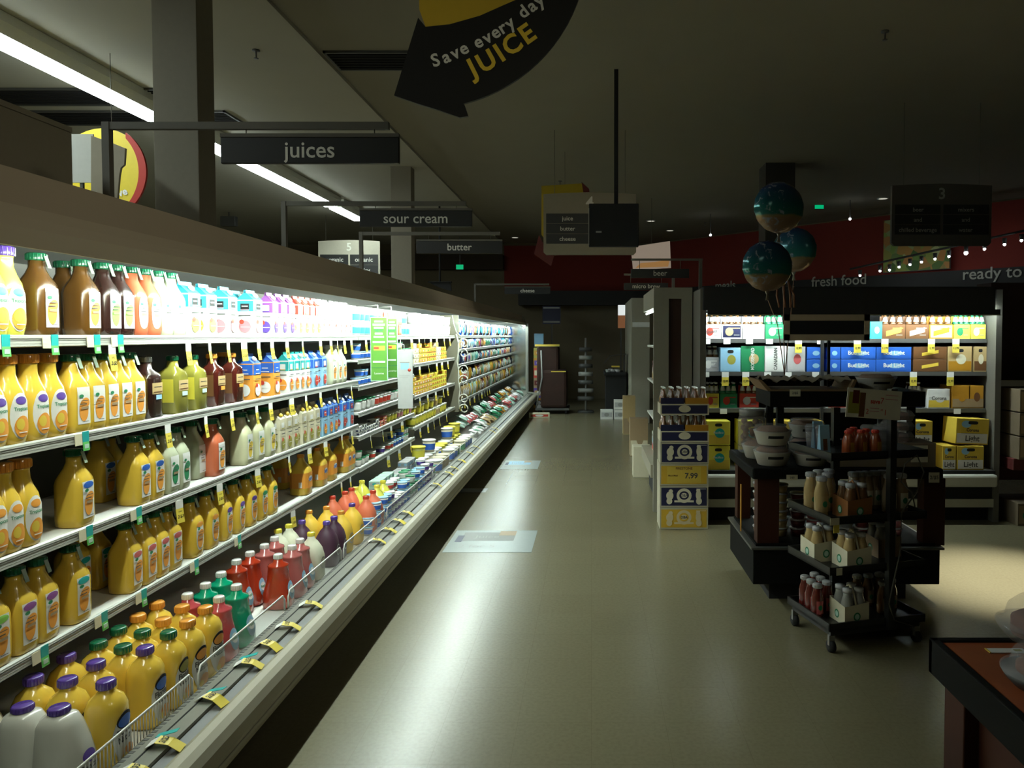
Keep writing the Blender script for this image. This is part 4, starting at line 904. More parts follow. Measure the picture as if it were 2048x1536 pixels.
part('bumper', MB().prism_y([(.0, .31), (.0, .42), (.0, .42)], 0, 0, case_m) if 0 else MB().box(.0, W, -.2, -.12, .315, .42, M('beer_bumper', (.5, .5, .43), .4), .02), t)
part('slot', MB().box(.0, W, -.15, -.121, .42, .449, C('black')), t)
part('lower_panel', MB().box(.0, W, -.10, .74, .13, .30, C('black', .6)), t)
part('lower_rail', MB().box(.0, W, -.13, -.10, .13, .20, M('beer_rail', (.42, .4, .3), .5)), t)
part('kick_plate', MB().box(.0, W, -.04, .74, 0, .13, C('black', .7)), t)
part('divider_post', MB().box(1.02, 1.045, -.02, .005, .45, 1.56, C('black')), t)

def sixpack(base, c2, c3, txt='', neck='brown', w=.1):
    def f():
        b = MB(); m = C(base)
        b.box(-.06, .06, -w, w, 0, .125, m); 
        r = [('carrier', b, None)]
        gm_ = plastic('glass_' + neck, P[neck], .1)
        n = MB().loft([(.126, .029, .029, 2), (.135, .029, .029, 2), (.155, .02, .02, 2), (.175, .012, .012, 2), (.215, .011, .011, 2)], gm_, 12)
        k = MB().loft([(.211, .014, .014, 2), (.223, .014, .014, 2)], C(c3 if c3 in ('lemon', 'silver') else 'white'), 10); lb = MB().loft([(.15, .0235, .0235, 2), (.19, .0135, .0135, 2)], C('white'), 10, False)
        for i in (-1, 0, 1):
            for j in (-1, 1): r += [('bottle', n, None, (j * .03, i * w * .64, 0)), ('bottle_cap', k, 'bottle'), ('neck_label', lb, 'bottle')]
        L = [('rect', -w * .88, w * .88, .012, .115, C(c2)), (('slant', 0, .062, w * .66, .022, .018, C(c3)) if base in ('brown', 'amber') else ('oval', -w * .25, .062, w * .4, .036, C(c3))), ('rect', -w * .1, w * .8, .088, .096, C(c3)), ('rect', w * .2, w * .75, .03, .036, C('grey'))]
        if txt: L.append(('text', txt, 0, .062, .028, w * 1.3, .15, .02, C('dgrey') if base in ('white', 'cream') else wt))
        r.append(('label', decal([(0, .06, w, 40), (.13, .06, w, 40)], L), None))
        hnd = MB().box(-.002, .002, -w, w, .12, .195, m); r.append(('handle', hnd, None))
        return r
    return ('six', base, c2, c3, txt, neck, w), f
def case12(base, c2, c3, txt='', w=.1, h=.2, d=.12, hole=True, rot=0, ts=.03):
    def f():
        b = MB().box(-d, d, -w, w, 0, h, C(base), .003); S = [(0, d, w, 40), (h, d, w, 40)]
        L = [('rect', -w * .94, w * .94, .01, h * .42, C(c2)), (('slant', 0, h * .5, w * .5, h * .13, h * .12, C(c3)) if base in ('brown',) else ('oval', w * .1, h * .5, w * .42, h * .2, C(c3)))]
        if txt == 'Light': L = [L[0], ('oval', -w * .4, h * .78, w * .3, h * .14, C('lblue')), ('text', 'Corona', 0, h * .55, h * .12, w * 1.3, 0, .02, C('navy')), ('rect', -w, w, h * .42, h * .43, C('navy'))]
        if txt: L.append(('text', txt, 0, h * .5 if rot else (h * .22 if txt == 'Light' else h * .52), h * .22 if txt == 'Light' else ts, w * 1.5 if not rot else h * .85, rot, .02, C('dgrey') if base in ('white', 'yellow', 'cream') else wt))
        if hole: L.append(('oval', 0, h * .84, w * .3, h * .065, 4, bk))
        return [('box', b, None), ('label', decal(S, L), None)]
    return ('c12', base, c2, c3, txt, w, h, d, hole, rot, ts), f
def beer(nm, kf, x0, x1, z, desc, dy=.06, Y=None, hcol=None, cat='beer pack', grp='beer packs in the case facing the camera'):
    Yc = (YB + .025 + dy) if Y is None else Y
    X = ((x0 + x1) / 2 - CX) / F * (Yc - dy)
    put(nm, kf[0], kf[1], (X, Yc, z - .001), desc, cat, grp, -math.pi / 2)
z = BS[0]
for x0, x1, kf, ds in ((1406, 1442, sixpack('white', 'white', 'red', 'Shiner', w=.078), 'white bottle carrier with red corner at the shelf end by the grey panel'),
    (1443, 1484, sixpack('white', 'navy', 'tan', w=.088), 'white and navy bottle carrier with tan emblem on top beer shelf'), (1485, 1529, sixpack('white', 'white', 'silver', w=.094), 'all-white bottle carrier with grey arc on top beer shelf'),
    (1530, 1568, sixpack('green', 'green', 'white', w=.08, neck='green'), 'green bottle carrier with white patch on top beer shelf'),
    (1572, 1610, sixpack('maroon', 'maroon', 'white', w=.08), 'dark red bottle carrier half hidden by the framed black placard'),
    (1740, 1763, case12('cyan', 'cyan', 'white', w=.05, h=.15, d=.07, hole=False), 'small cyan beer box beside the framed black placard'),
    (1764, 1810, sixpack('brown', 'brown', 'yellow', w=.1), 'brown bottle carrier with slanted yellow plate, nearer the placard'),
    (1811, 1857, sixpack('brown', 'brown', 'cream', w=.1), 'brown bottle carrier with cream plate on top beer shelf'),
    (1858, 1906, sixpack('amber', 'cream', 'amber', w=.104), 'amber and cream bottle carrier on top beer shelf'),
    (1907, 1940, sixpack('lemon', 'lemon', 'green', w=.07, neck='green'), 'yellow-green bottle carrier next to the amber one'), (1941, 1971, sixpack('lemon', 'lemon', 'mint', w=.064, neck='green'), 'yellow-green bottle carrier at the shelf end by the dark stack')):
    beer('bottle_carrier', kf, x0, x1, z, ds)
beer('beer_box', case12('blue', 'lblue', 'white', 'Twisted', w=.1, h=.12, d=.07, hole=False), 1665, 1711, 1.64, 'blue beer box with white top peeking above the placard', dy=.3)
single('display_riser', MB().box(-.12, .12, -.1, .1, 0, .065, C('dgrey')), 'dark riser block under the blue box behind the placard', 'riser', None, ((1688 - CX) / F * (YB + .31), YB + .32, 1.573))
z = BS[1]
for x0, x1, kf, ds in ((1406, 1440, sixpack('silver', 'silver', 'white', 'Miller', w=.074), 'silver bottle carrier at the end of the second beer shelf'), (1441, 1481, case12('lblue', 'lblue', 'olive', w=.088, h=.21), 'pale blue beer box with two olive mugs'),
    (1482, 1529, case12('green', 'green', 'tan', 'MOOSEHEAD', w=.102, h=.225, rot=math.pi / 2, hole=False), 'bright green beer box with orange stripe and upright lettering'),
    (1530, 1573, case12('white', 'white', 'white', 'CANADIAN', w=.094, h=.225, rot=math.pi / 2, hole=False), 'white beer box with upright dark lettering'),
    (1575, 1611, case12('silver', 'silver', 'rose', w=.078, h=.22, hole=False), 'silver beer box with red streak'),
    (1827, 1894, case12('brown', 'brown', 'yellow', w=.145, h=.108, hole=False), 'dark brown beer box with yellow plate, lower of its pair'),
    (1896, 1944, case12('tan', 'amber', 'cream', w=.104, h=.22), 'tan beer box with handhold on second beer shelf'), (1948, 1974, case12('tan', 'brown', 'cream', w=.055, h=.22), 'narrow tan beer box at the end of second beer shelf')):
    beer('beer_box' if 'carrier' not in ds else 'bottle_carrier', kf, x0, x1, z, ds, dy=.12)
beer('beer_box', case12('brown', 'brown', 'yellow', w=.145, h=.108, hole=False), 1827, 1894, z + .11, 'dark brown beer box with yellow plate, upper of its pair', dy=.12)
for x0, x1, w_, nm in ((1613, 1648, .072, 'narrow blue beer box before the black post'), (1655, 1681, .056, 'small blue and white beer box after the black post'), (1682, 1752, .152, 'long blue beer box in the middle of the shelf'), (1753, 1823, .152, 'long blue beer box beside the brown ones')):
    for lv, ln in ((0, 'lower of two'), (.109, 'upper of two')):
        beer('beer_box', case12('blue', 'blue', 'lblue', 'Bud Light' if w_ > .1 else '', w=w_, h=.106, hole=False, ts=.035), x0, x1, z + lv, nm + ', ' + ln, dy=.12)
z = BS[2]
for x0, x1, kf, ds in ((1413, 1441, sixpack('lemon', 'yellow', 'red', w=.06, neck='dgrey'), 'small yellow bottle carrier with red oval on third beer shelf'), (1443, 1478, sixpack('green', 'green', 'red', w=.076, neck='green'), 'green bottle carrier with red star on third beer shelf'),
    (1482, 1522, sixpack('red', 'red', 'white', w=.085), 'red bottle carrier behind the display island'), (1655, 1700, case12('white', 'red', 'white', w=.09, h=.14, hole=False), 'white box with red top behind the price card'),
    (1790, 1822, case12('white', 'white', 'red', w=.07, h=.14, hole=False), 'white box with red diagonal on third beer shelf'), (1826, 1852, sixpack('navy', 'navy', 'tan', w=.055), 'small navy bottle carrier with tan seal'), (1857, 1902, case12('white', 'yellow', 'white', 'Corona', w=.095, h=.17, hole=False), 'white box reading Corona with a yellow foot'),
    (1905, 1943, case12('amber', 'kraft', 'amber', w=.08, h=.2, hole=False), 'shaded amber beer box on third beer shelf'), (1940, 1968, case12('amber', 'kraft', 'brown', w=.065, h=.2, hole=False), 'shaded amber and brown beer box at third shelf end')):
    beer('bottle_carrier' if 'carrier' in ds else 'beer_box', kf, x0, x1, z, ds, dy=.12)
for i, (x0, x1, zz, tx, w_) in enumerate(((1414, 1462, .452, 'Pacifico', .1), (1414, 1462, .665, 'Pacifico', .1), (1480, 1528, .452, 'Pacifico', .1), (1480, 1528, .665, 'Pacifico', .1), (1545, 1590, .452, '', .095), (1545, 1590, .665, '', .095), (1600, 1650, .452, '', .1), (1600, 1650, .665, '', .1))):
    beer('beer_box', case12('yellow' if i > 3 else 'lemon', 'yellow', 'teal', tx, w=w_, h=.205, ts=.02), x0, x1, zz, ('yellow beer box with teal disc, ' + ('lower' if i % 2 == 0 else 'upper') + ' layer, ' + nth(i // 2 + 1) + ' column from the grey panel'), dy=.12, Y=YB - .0)
for x0, x1, zz, ds in ((1827, 1868, .665, 'yellow and white Light beer box beside the dark tall container'), (1827, 1868, .452, 'yellow and white beer box in the lower layer by the kraft box'), (1888, 1916, .452, 'narrow yellow and white beer box low by the bumper'), (1918, 1972, .452, 'yellow and white Light beer box under the tilted one')):
    beer('beer_box', case12('yellow', 'white', 'yellow', 'Light', w=(x1 - x0) / 1500 * 6.5 / 2 - .003, h=.205, ts=.034), x0, x1, zz, ds, dy=.12, Y=YB)
kf = case12('yellow', 'white', 'yellow', 'Light', w=.15, h=.22, d=.1, ts=.034)
put('beer_box', kf[0], kf[1], ((1938 - CX) / F * 6.45, YB, .668), 'wide yellow and white Light beer box tilted on top of another', 'beer pack', 'beer packs in the case facing the camera', 0, (math.radians(-3), 0, -math.pi / 2 + .12))
for i, (x0, x1, zz) in enumerate(((1780, 1822, .452), (1780, 1822, .665))):
    beer('beer_box', case12('white', 'white', 'silver', w=.088, h=.205), x0, x1, zz, 'plain white beer box, ' + ('lower' if i == 0 else 'upper') + ' of a pair behind the island', dy=.12, Y=YB)
# beer price tags
def btag(yel):
    def f():
        w_ = MB().box(-.03, .03, -.004, -.001, -.035, .01, C('white', .3)); r = [('flap', w_, None)]
        if yel:
            y = MB().box(-.03, .03, -.004, -.001, -.11, -.035, M('tag_yellow', (.75, .6, .08))); y.text('12.99', (0, -.0045, -.07), (1, 0, 0), (0, 0, 1), .02, bk, .02, .05); r.append(('price_card', y, None))
        return r
    return ('btag', yel), f
for zi, sn, ys, ws in ((0, 'top beer shelf', [1597, 1715, 1770, 1863, 1912], [1414, 1454, 1499, 1539, 1641]), (1, 'second beer shelf', [1451, 1492, 1828, 1902], [1412, 1536, 1577, 1632]), (2, 'third beer shelf', [], [1448, 1917])):
    for yl, lst in ((True, ys), (False, ws)):
        kf = btag(yl)
        for i, px in enumerate(lst):
            put('price_tag', kf[0], kf[1], ((px - CX) / F * 6.5, YB + .006, BS[zi] - .012), f"{'yellow and white' if yl else 'small white'} price tag, {nth(i + 1)} from the grey panel on {sn}", 'price tag', 'price tags on the beer case')

# grey end panel with slot, side case facing the aisle
t = thing('refrigerated_case', (.56, 6.75, 0), 'grey-ended case facing the aisle, its end panel slotted with a dark window', 'refrigerated case')
gp = M('end_grey', (.25, .235, .185), .7)
e = MB()
x0, x1, s0, s1 = 0.0, .345, .135, .25
for q in ((x0, s0, 0, 2.03), (s1, x1, 0, 2.03), (s0, s1, 1.93, 2.03), (s0, s1, 0, 1.1)): e.box(q[0], q[1], 0, .05, q[2], q[3], gp)
part('end_panel', e, t)
part('slot_window', MB().box(s0, s1, .035, .045, 1.1, 1.93, M('slot_dark', (.035, .015, .01), .3)), t)
part('canopy', MB().box(0, .345, .05, 1.35, 1.85, 2.03, gp), t)
part('back_panel', MB().box(.31, .345, .05, 1.35, .1, 1.85, C('dgrey')), t)
part('lamp', MB().tube([(.03, .1, 1.83), (.03, 1.3, 1.83)], .01, M('side_lamp', (.85, 1, .97), emit=16), 8), t)
for z in (1.5, 1.15, .8): part('shelf', MB().box(.04, .31, .06, 1.3, z - .02, z - .001, inner), t)
part('deck', MB().box(-.02, .31, .06, 1.3, .3, .419, case_m), t)
part('kick_plate', MB().box(.06, .31, .06, 1.3, 0, .3, C('black')), t)
for zi, z in enumerate((1.5, 1.15, .8, .42)):
    y = 6.9; i = 0
    while y < 7.95:
        i += 1; kf = random.choice([sixpack('red', 'white', 'amber', w=.08), sixpack('kraft', 'lemon', 'white', w=.08), sixpack('mint', 'green', 'white', w=.08, neck='green'), case12('white', 'red', 'lblue', w=.085, h=.19, d=.09), case12('maroon', 'tan', 'white', w=.085, h=.19, d=.09)])
        put('beer_box', kf[0], kf[1], (.56 + .06 + .1, y, z + .0), f"craft beer pack, {nth(i)} along the {('top', 'second', 'third', 'bottom')[zi]} shelf of the slot-windowed case", 'beer pack', 'packs in the side case', math.pi); y += .2
# further beige end panel down the aisle
t = thing('refrigerated_case', (.72, 13.6, 0), 'farther pale case end down the aisle with a small white notice', 'refrigerated case')
part('end_panel', MB().box(0, .34, 0, 2.5, 0, 2.28, M('far_end', (.38, .36, .28), .7), .01), t)
part('notice', MB().box(.02, .33, -.012, 0, 1.75, 1.84, C('white')), t)
# ------------------------------------------------------------------ stacked 12-bottle cases on the floor
def bigbox(kind):
    def f():
        wx, wy, h = .13, .20, .178
        if kind == 'open':
            b = MB().box(-wx, wx, -wy, wy, 0, .09, C('cream'))
            S = [(0, wx, wy, 40), (.2, wx, wy, 40)]
            D = decal(S, [('rect', -wy * .94, wy * .94, .01, .08, C('navy')), ('oval', 0, .05, .05, .03, C('cream'))])
            n = MB().loft([(.02, .029, .029, 2), (.13, .029, .029, 2), (.155, .02, .02, 2), (.175, .012, .012, 2), (.212, .011, .011, 2)], plastic('glass_brown', P['brown'], .1), 10)
            k = MB().box(.116, wx - .004, -wy + .004, -.006, .085, .14, C('navy')); k2 = MB().box(.116, wx - .004, .006, wy - .004, .085, .14, C('amber'))
            c = MB().loft([(.212, .014, .014, 2), (.224, .014, .014, 2)], C('white'), 10); bots = []
            for i in range(6):
                for j in (-1, 0, 1): bots += [('bottle', n, None, (j * .08, -.165 + i * .066, 0)), ('bottle_cap', c, 'bottle')]
            return [('tray', b, None), ('carrier', k, None), ('carrier', k2, None), ('label', D, None)] + bots
        col = C('navy') if kind == 'navy' else M('crate_gold', (.6, .37, .03), .5)
        b = MB().box(-wx, wx, -wy, wy, 0, h, M('crate_card_edge', (.42, .39, .28), .6), .002); S = [(0, wx, wy, 40), (h, wx, wy, 40)]
        L = [('rect', -wy * .94, wy * .94, .014, h - .014, col)]
        if kind == 'price': L += [('rect', -wy * .7, wy * .7, .02, h - .02, M('crate_card', (.62, .44, .06), .5)), ('text', '7.99', .06, h * .45, .045, .12, 0, .03, C('dgrey')), ('text', 'Mix or Match', -.09, h * .47, .014, .08, 0, .01, C('brown')), ('text', 'FIRESTONE', 0, h * .8, .02, .14, 0, .02, C('brown'))]
        else:
            em = C('cream') if kind == 'navy' else M('crate_pale', (.6, .5, .3), .5)
            L += [('oval', 0, h * .55, .062, h * .34, em), ('rect', -.08, .08, h * .24, h * .33, em), ('oval', 0, h * .56, .04, h * .2, col), ('oval', 0, h * .56, .026, h * .12, em),
                  ('oval', -.118, h * .55, .03, h * .2, em), ('oval', -.11, h * .76, .018, h * .09, em), ('oval', -.122, h * .3, .024, h * .15, em), ('oval', .118, h * .58, .022, h * .24, em), ('oval', .116, h * .8, .017, h * .08, em), ('oval', .122, h * .3, .024, h * .16, em), ('text', 'DBA', 0, h * .56, .022, .06, 0, .02, C('dgrey')), ('rect', .1, .18, h * .86, h * .88, wt)]
        return [('box', b, None), ('label', decal(S, L), None)]
    return ('big', kind), f
names = [('gold', 'gold and cream beer case at the bottom of the floor stack'), ('navy', 'navy beer case second from the floor in the stack'), ('price', 'gold beer case with 7.99 price card in mid stack'), ('navy2', 'navy beer case just above the price card case'), ('goldtop', 'gold-edged tray of brown bottles below the topmost tray'), ('open', 'topmost open tray of brown bottles on the floor stack')]
zz = 0.0
for i, (kd, ds) in enumerate(names):
    kf = bigbox({'navy2': 'navy', 'goldtop': 'open'}.get(kd, kd))
    put('beer_case', kf[0], kf[1], (.765 + random.uniform(-.003, .003), 6.28, zz + .001 * i), ds, 'beer case', 'stacked beer cases by the grey panel', -math.pi / 2)
    zz += .18 if i < 4 else .222
# small low display beside it on the aisle floor
for i, (X, Y, z, w_, h_, c1, c2, ds) in enumerate(((.66, 8.5, 0, .1, .35, 'cream', 'cream', 'tall cream floor carton on the aisle side of the stack'), (.72, 10.0, 0, .12, .5, 'kraft', 'cream', 'plain kraft carton on the floor past the side case'), (.7, 12.2, 0, .1, .62, 'tan', 'kraft', 'brown upright carton by the farther pale case end'))):
    kf = case12(c1, c2, c1, w=w_, h=h_, d=.1, hole=False); put('floor_carton', kf[0], kf[1], (X - .09, Y, z), ds, 'carton', None, -math.pi / 2)
# dark column and crate stack at the far side of the beer case
struct('column.003', MB().box(3.56, 4.6, 6.7, 6.95, 1.2, 2.07, M('dark_red_panel', (.03, .012, .01), .7)))
def crate():
    b = MB().box(-.2, .2, -.16, .16, 0, .19, M('crate_dim', (.15, .115, .07), .7), .004); S = [(0, .2, .16, 40), (.19, .2, .16, 40)]
    L = [('rect', -.05, -.01, .005, .185, C('maroon')), ('rect', -.15, -.06, .02, .17, C('kraft')), ('rect', .0, .15, .02, .17, C('kraft')), ('oval', .07, .15, .045, .012, 4, bk), ('oval', -.1, .09, .02, .03, C('green')), ('oval', .08, .09, .03, .02, C('amber'))]
    return [('box', b, None), ('label', decal(S, L), None)]
lv = ['bottom', 'second up', 'third up', 'topmost']
for i, z in enumerate((.0, .56, .76, .96)):
    for j in (0, 1):
        put('bottle_crate', 'crate', crate, (3.74 + j * .34, 6.45, z), f"brown printed bottle crate, {lv[i]} in the {('nearer', 'farther')[j]} column beyond the beer case", 'crate', 'bottle crates beyond the beer case', -math.pi / 2)
t = thing('display_bench', (3.56, 6.3, 0), 'dark red bench carrying the upper bottle crates', 'bench')
part('seat', MB().box(0, .75, 0, .5, .46, .56, M('bench_red', (.10, .02, .018), .5), .008), t)
part('leg', MB().box(.0, .05, .4, .5, 0, .46, M('bench_red', (.12, .03, .025))), t)
part('leg', MB().box(.7, .75, .0, .1, 0, .46, M('bench_red', (.12, .03, .025))), t)
part('apron', MB().box(.0, .75, .42, .45, .3, .46, M('bench_red', (.12, .03, .025))), t)

# ------------------------------------------------------------------ display island
wood = M('dark_wood', (.045, .013, .006), .6, var=.25, scale=8, spec=.2); iblk = M('island_black', (.008, .008, .007), .75, spec=.1)
t = thing('display_island', (.96, 4.41, 0), 'dark wood and black two-tier display island in front of the beer case', 'display table')
part('base_box', MB().box(0, 1.11, 0, .74, .12, .33, iblk, .006), t)
part('plinth', MB().box(.12, .95, .1, .66, 0, .12, C('black', .7)), t)
part('ledge', MB().box(-.015, 1.13, -.015, .755, .33, .345, M('ledge_grey', (.09, .09, .08), .3), .004), t)
tp = part('tabletop', MB().box(-.01, 1.12, -.01, .75, .75, .815, iblk, .012), t)
for i, (x, y) in enumerate(((.03, .03), (1.02, .03), (.03, .64), (1.02, .64))): part('leg', MB().box(x, x + (.13 if i < 2 else .09), y, y + .09, .345, .75, wood, .003), t)
part('lower_shelf', MB().box(.02, 1.09, .02, .72, .345, .36, iblk), t)
part('upper_shelf', MB().box(.14, 1.10, .20, .6, 1.16, 1.255, iblk, .004), t)
for x, y in ((.2, .25), (1.02, .25), (.2, .52), (1.02, .52)): part('post', MB().box(x, x + .04, y, y + .04, .815, 1.16, iblk), t)
def card(x, y, w_, h_, Y, label, txt='2/$5', col='cream', nm='price_card'):
    p = atY(x, y, Y); mb = MB().box(-w_ / 2, w_ / 2, -.002, 0, -h_ / 2, h_ / 2, C(col)); mb.text(txt, (0, -.0025, 0), (1, 0, 0), (0, 0, 1), h_ * .35, TEXTC, .02, w_ * .8)
    return single(nm, mb, label, 'price card', None, p)
card(1584, 955, .066, .032, 4.395, 'small cream price card on the island table edge, aisle end'); card(1868, 955, .062, .06, 4.395, 'square cream price card on the far end of the island table edge'); card(1590, 786, .066, .042, 4.605, 'cream price card on the black upper shelf of the island')
# island top: kraft tray, tissue, pie tub
Tz = 1.256
t = thing('kraft_tray', (1.03, 4.62, Tz), 'long brown cardboard tray with crumpled tissue on the island top shelf', 'tray')
kr = M('kraft_dark', (.22, .14, .07), .8)
part('tray', MB().prism_y([(.06, 0), (.58, 0), (.61, .07), (.59, .07), (.56, .01), (.08, .01), (.02, .07), (0, .07)], 0, .34, kr), t)
ts = MB(); n = 26; vs = []; fs = []
for j in range(5):
    for i in range(n):
        u = i / (n - 1); vs.append((.03 + .55 * u, .02 + .3 * j / 4, .068 + .02 * math.sin(u * 31 + j * 2) * math.sin(u * 13 + j) + .008 * (j % 2)))
fs = [(j * n + i, j * n + i + 1, (j + 1) * n + i + 1, (j + 1) * n + i) for j in range(4) for i in range(n - 1)]
part('tissue', ts.add(vs, fs, M('tissue', (.28, .24, .17), .8), True), t)
def bowl(r, h, tint=(.34, .32, .28), txt=True):
    def f():
        pm = M('bowl_white', (.55, .53, .46), .35); lidm = M('lid_clear', (.6, .6, .6), .15, trans=.7, var=0)
        b = MB().loft([(0, r * .72, r * .72, 2), (.004, r * .76, r * .76, 2), (h * .92, r * .97, r * .97, 2), (h, r, r, 2)], pm, 28)
        l = MB().loft([(h, r * 1.03, r * 1.03, 2), (h + .006, r * 1.03, r * 1.03, 2), (h + .012, r * .95, r * .95, 2), (h + .03, r * .88, r * .88, 2), (h + .034, r * .8, r * .8, 2)], lidm, 28)
        fd = MB().loft([(h - .004, r * .9, r * .9, 2), (h + .02, r * .7, r * .7, 2)], M('bakery', (.25, .13, .07), .8, var=.4, scale=60), 20)
        g = MB(); S = [(0, r * .72, r * .72, 2), (h, r, r, 2)]
        g = decal(S, [('rect', -r * .4, r * .4, h * .52, h * .72, bk)])
        return [('bowl', b, None), ('lid', l, None), ('food', fd, None), ('label', g, None)]
    return ('bowl', r, h), f
def bowl_at(px, py, z, Y, r, h, label):
    p = atY(px, py, Y); kf = bowl(r, h); put('food_tub', kf[0], kf[1], (p.x, Y, z), label, 'food tub', 'pale bakery tubs on the island', -math.pi / 2 + random.uniform(-.2, .2))
bowl_at(1752, 760, 1.257, 4.78, .125, .075, 'large clear-lidded bakery tub on the island top shelf')
bl = bowl(.115, .085)
for i, (X, Y, z, ds) in enumerate(((1.10, 4.545, .816, 'pale bakery tub under another beside the big clear jar'), (1.10, 4.545, .94, 'pale bakery tub stacked on top of another on the island table'), (1.08, 4.80, .816, 'pale bakery tub in the rear rank of the island table'), (1.4, 4.88, .816, 'pale bakery tub behind the wheeled rack, lowest'), (1.4, 4.88, .94, 'pale bakery tub behind the wheeled rack, upper'))):
    put('food_tub', bl[0], bl[1], (X, Y, z), ds, 'food tub', 'pale bakery tubs on the island', -math.pi / 2)
bl2 = bowl(.11, .075); put('food_tub', bl2[0], bl2[1], (1.33, 4.53, .816), 'frontmost pale bakery tub at the island table corner', 'food tub', 'pale bakery tubs on the island', -math.pi / 2 - .1)
def jar():
    gl = M('jar_clear', (.55, .52, .48), .12, trans=.6, var=0)
    b = MB().loft([(0, .08, .08, 3), (.01, .09, .09, 3), (.22, .09, .09, 3), (.25, .08, .08, 2.4)], gl, 24); l = MB().loft([(.25, .086, .086, 2.2), (.285, .086, .086, 2.2), (.295, .078, .078, 2)], M('jar_lid', (.2, .2, .19), .25), 24)
    c = MB(); rnd = random.Random(3)
    for k in range(24):
        s = len(c.v); r = .022; c.loft([(-r, r * .3, r * .3, 2), (-r * .5, r * .85, r * .85, 2), (r * .2, r, r, 2), (r * .8, r * .6, r * .6, 2)], M('cookie', (.22, .11, .05), .8), 8); a = k * 2.4; q = .055
        c.xform(Matrix.Translation((q * math.cos(a), q * math.sin(a), .03 + .008 * k)), s)
    return [('jar', b, None), ('lid', l, None), ('cookies', c, None)]
put('cookie_jar', 'jar', jar, (1.08, 5.03, .816), 'big clear jar of cookies at the back corner of the island', 'jar', None)
for i, (x, y, z, ds) in enumerate(((1.36, 5.0, .816, 'dark green bottle-shaped jar on the island table'), (1.27, 5.05, .816, 'small pale jar beside the dark green one'))):
    S = [(0, .045, .045, 2), (.01, .05, .05, 2), (.12, .05, .05, 2), (.16, .03, .03, 2), (.2, .025, .025, 2)]
    t = thing('condiment_jar', (x, y, z), ds, 'jar'); part('jar', MB().loft(S, plastic('jar_dkgreen' if i == 0 else 'jar_pale', (.03, .05, .03) if i == 0 else (.4, .42, .36)), 18), t); part('cap', cap(.2, .225, .028, C('dgrey' if i == 0 else 'silver')), t); part('label', decal(S, [('rect', -.03, .03, .04, .1, C('olive' if i == 0 else 'lemon'))]), t)
t = thing('kraft_carton', (1.46, 4.44, .816), 'wide brown cardboard carton along the island table behind the rack', 'carton')
part('box', MB().box(0, .59, 0, .21, 0, .145, M('kraft_mid', (.22, .17, .11), .8), .004), t); part('label', MB().box(.44, .54, -.002, 0, .03, .13, C('cream')), t)
S = [(0, .05, .05, 2), (.005, .055, .055, 2), (.25, .055, .055, 2), (.26, .06, .06, 2), (.29, .06, .06, 2), (.3, .05, .05, 2)]
t = thing('coffee_urn', (1.90, 4.82, .816), 'tall dark cylindrical canister at the far end of the island', 'canister'); part('body', MB().loft(S[:3], C('dgrey', .3), 20), t); part('lid', MB().loft(S[3:], C('black'), 20), t)
# clamshells stacked behind cart, card on the pole
def clam():
    b = MB().loft([(0, .09, .07, 4), (.03, .1, .08, 4)], M('clam_clear', (.6, .58, .55), .15, trans=.6, var=0), 20); l = MB().loft([(.03, .104, .084, 4), (.034, .104, .084, 4), (.06, .085, .065, 4)], M('clam_clear', (.6, .58, .55)), 20)
    f = MB().loft([(.006, .08, .06, 3), (.045, .07, .05, 3)], M('pastry', (.3, .14, .1), .8, var=.4, scale=50), 14); return [('tray', b, None), ('lid', l, None), ('pastry', f, None)]
for i in range(3): put('pastry_pack', 'clam', clam, (1.86, 4.545, .963 + i * .063), 'clear pastry clamshell on the kraft carton, ' + ('lowest', 'middle', 'topmost')[i] + ' of three', 'pastry pack', 'pastry clamshells on the island', -math.pi / 2)
# lower shelf of the island: stacked deli cups
def deli(c):
    def f():
        S = [(0, .038, .038, 2), (.045, .047, .047, 2)]; return [('cup', MB().loft(S, C(c), 14), None), ('lid', MB().loft([(.044, .05, .05, 2), (.052, .05, .05, 2)], C('silver'), 14), None)]
    return ('deli', c), f
q = 0
for ci, (c, X) in enumerate((('brown', 1.06), ('tan', 1.17), ('maroon', 1.28), ('rose', 1.38), ('navy', 1.48), ('grey', 1.58), ('maroon', 1.68), ('kraft', 1.78), ('pink', 1.88))):
    for s in range(5 if ci not in (0, 1) else 6):
        kf = deli(c); put('deli_cup', kf[0], kf[1], (X, 4.62 if ci else 4.66, .361 + s * .054), f"{c} deli cup, {nth(s + 1)} up in {nth(ci + 1)} stack on island lower shelf", 'deli cup', 'deli cups on the island lower shelf')
t = thing('side_board', (.955, 4.75, .35), 'thin yellow-brown board leaning at the island aisle side', 'board'); part('board', MB().box(-.003, .003, 0, .02, 0, .3, C('amber')), t)
# framed black placard on a pole above the island
t = thing('framed_placard', (1.55, 4.9, 1.255), 'black placard in a light brown frame on a thin pole above the island', 'placard')
A = atY(1568, 629, 4.9); B = atY(1738, 681, 4.9); fx0, fx1, fz0, fz1 = A.x - 1.55, B.x - 1.55, B.z - 1.255, A.z - 1.255
f = MB(); fm = M('frame_tan', (.62, .5, .34), .7); b_ = .04
for q in ((fx0, fx1, fz0, fz0 + b_), (fx0, fx1, fz1 - b_, fz1), (fx0, fx0 + b_ * .9, fz0, fz1), (fx1 - b_ * .9, fx1, fz0, fz1)): f.box(q[0], q[1], -.012, .012, q[2], q[3], fm)
part('frame', f, t); part('panel', MB().box(fx0 + .03, fx1 - .03, -.006, .006, fz0 + .03, fz1 - .03, C('black', .6)), t); part('pole', MB().box(-.008, .008, -.008, .008, 0, fz0, C('black')), t)
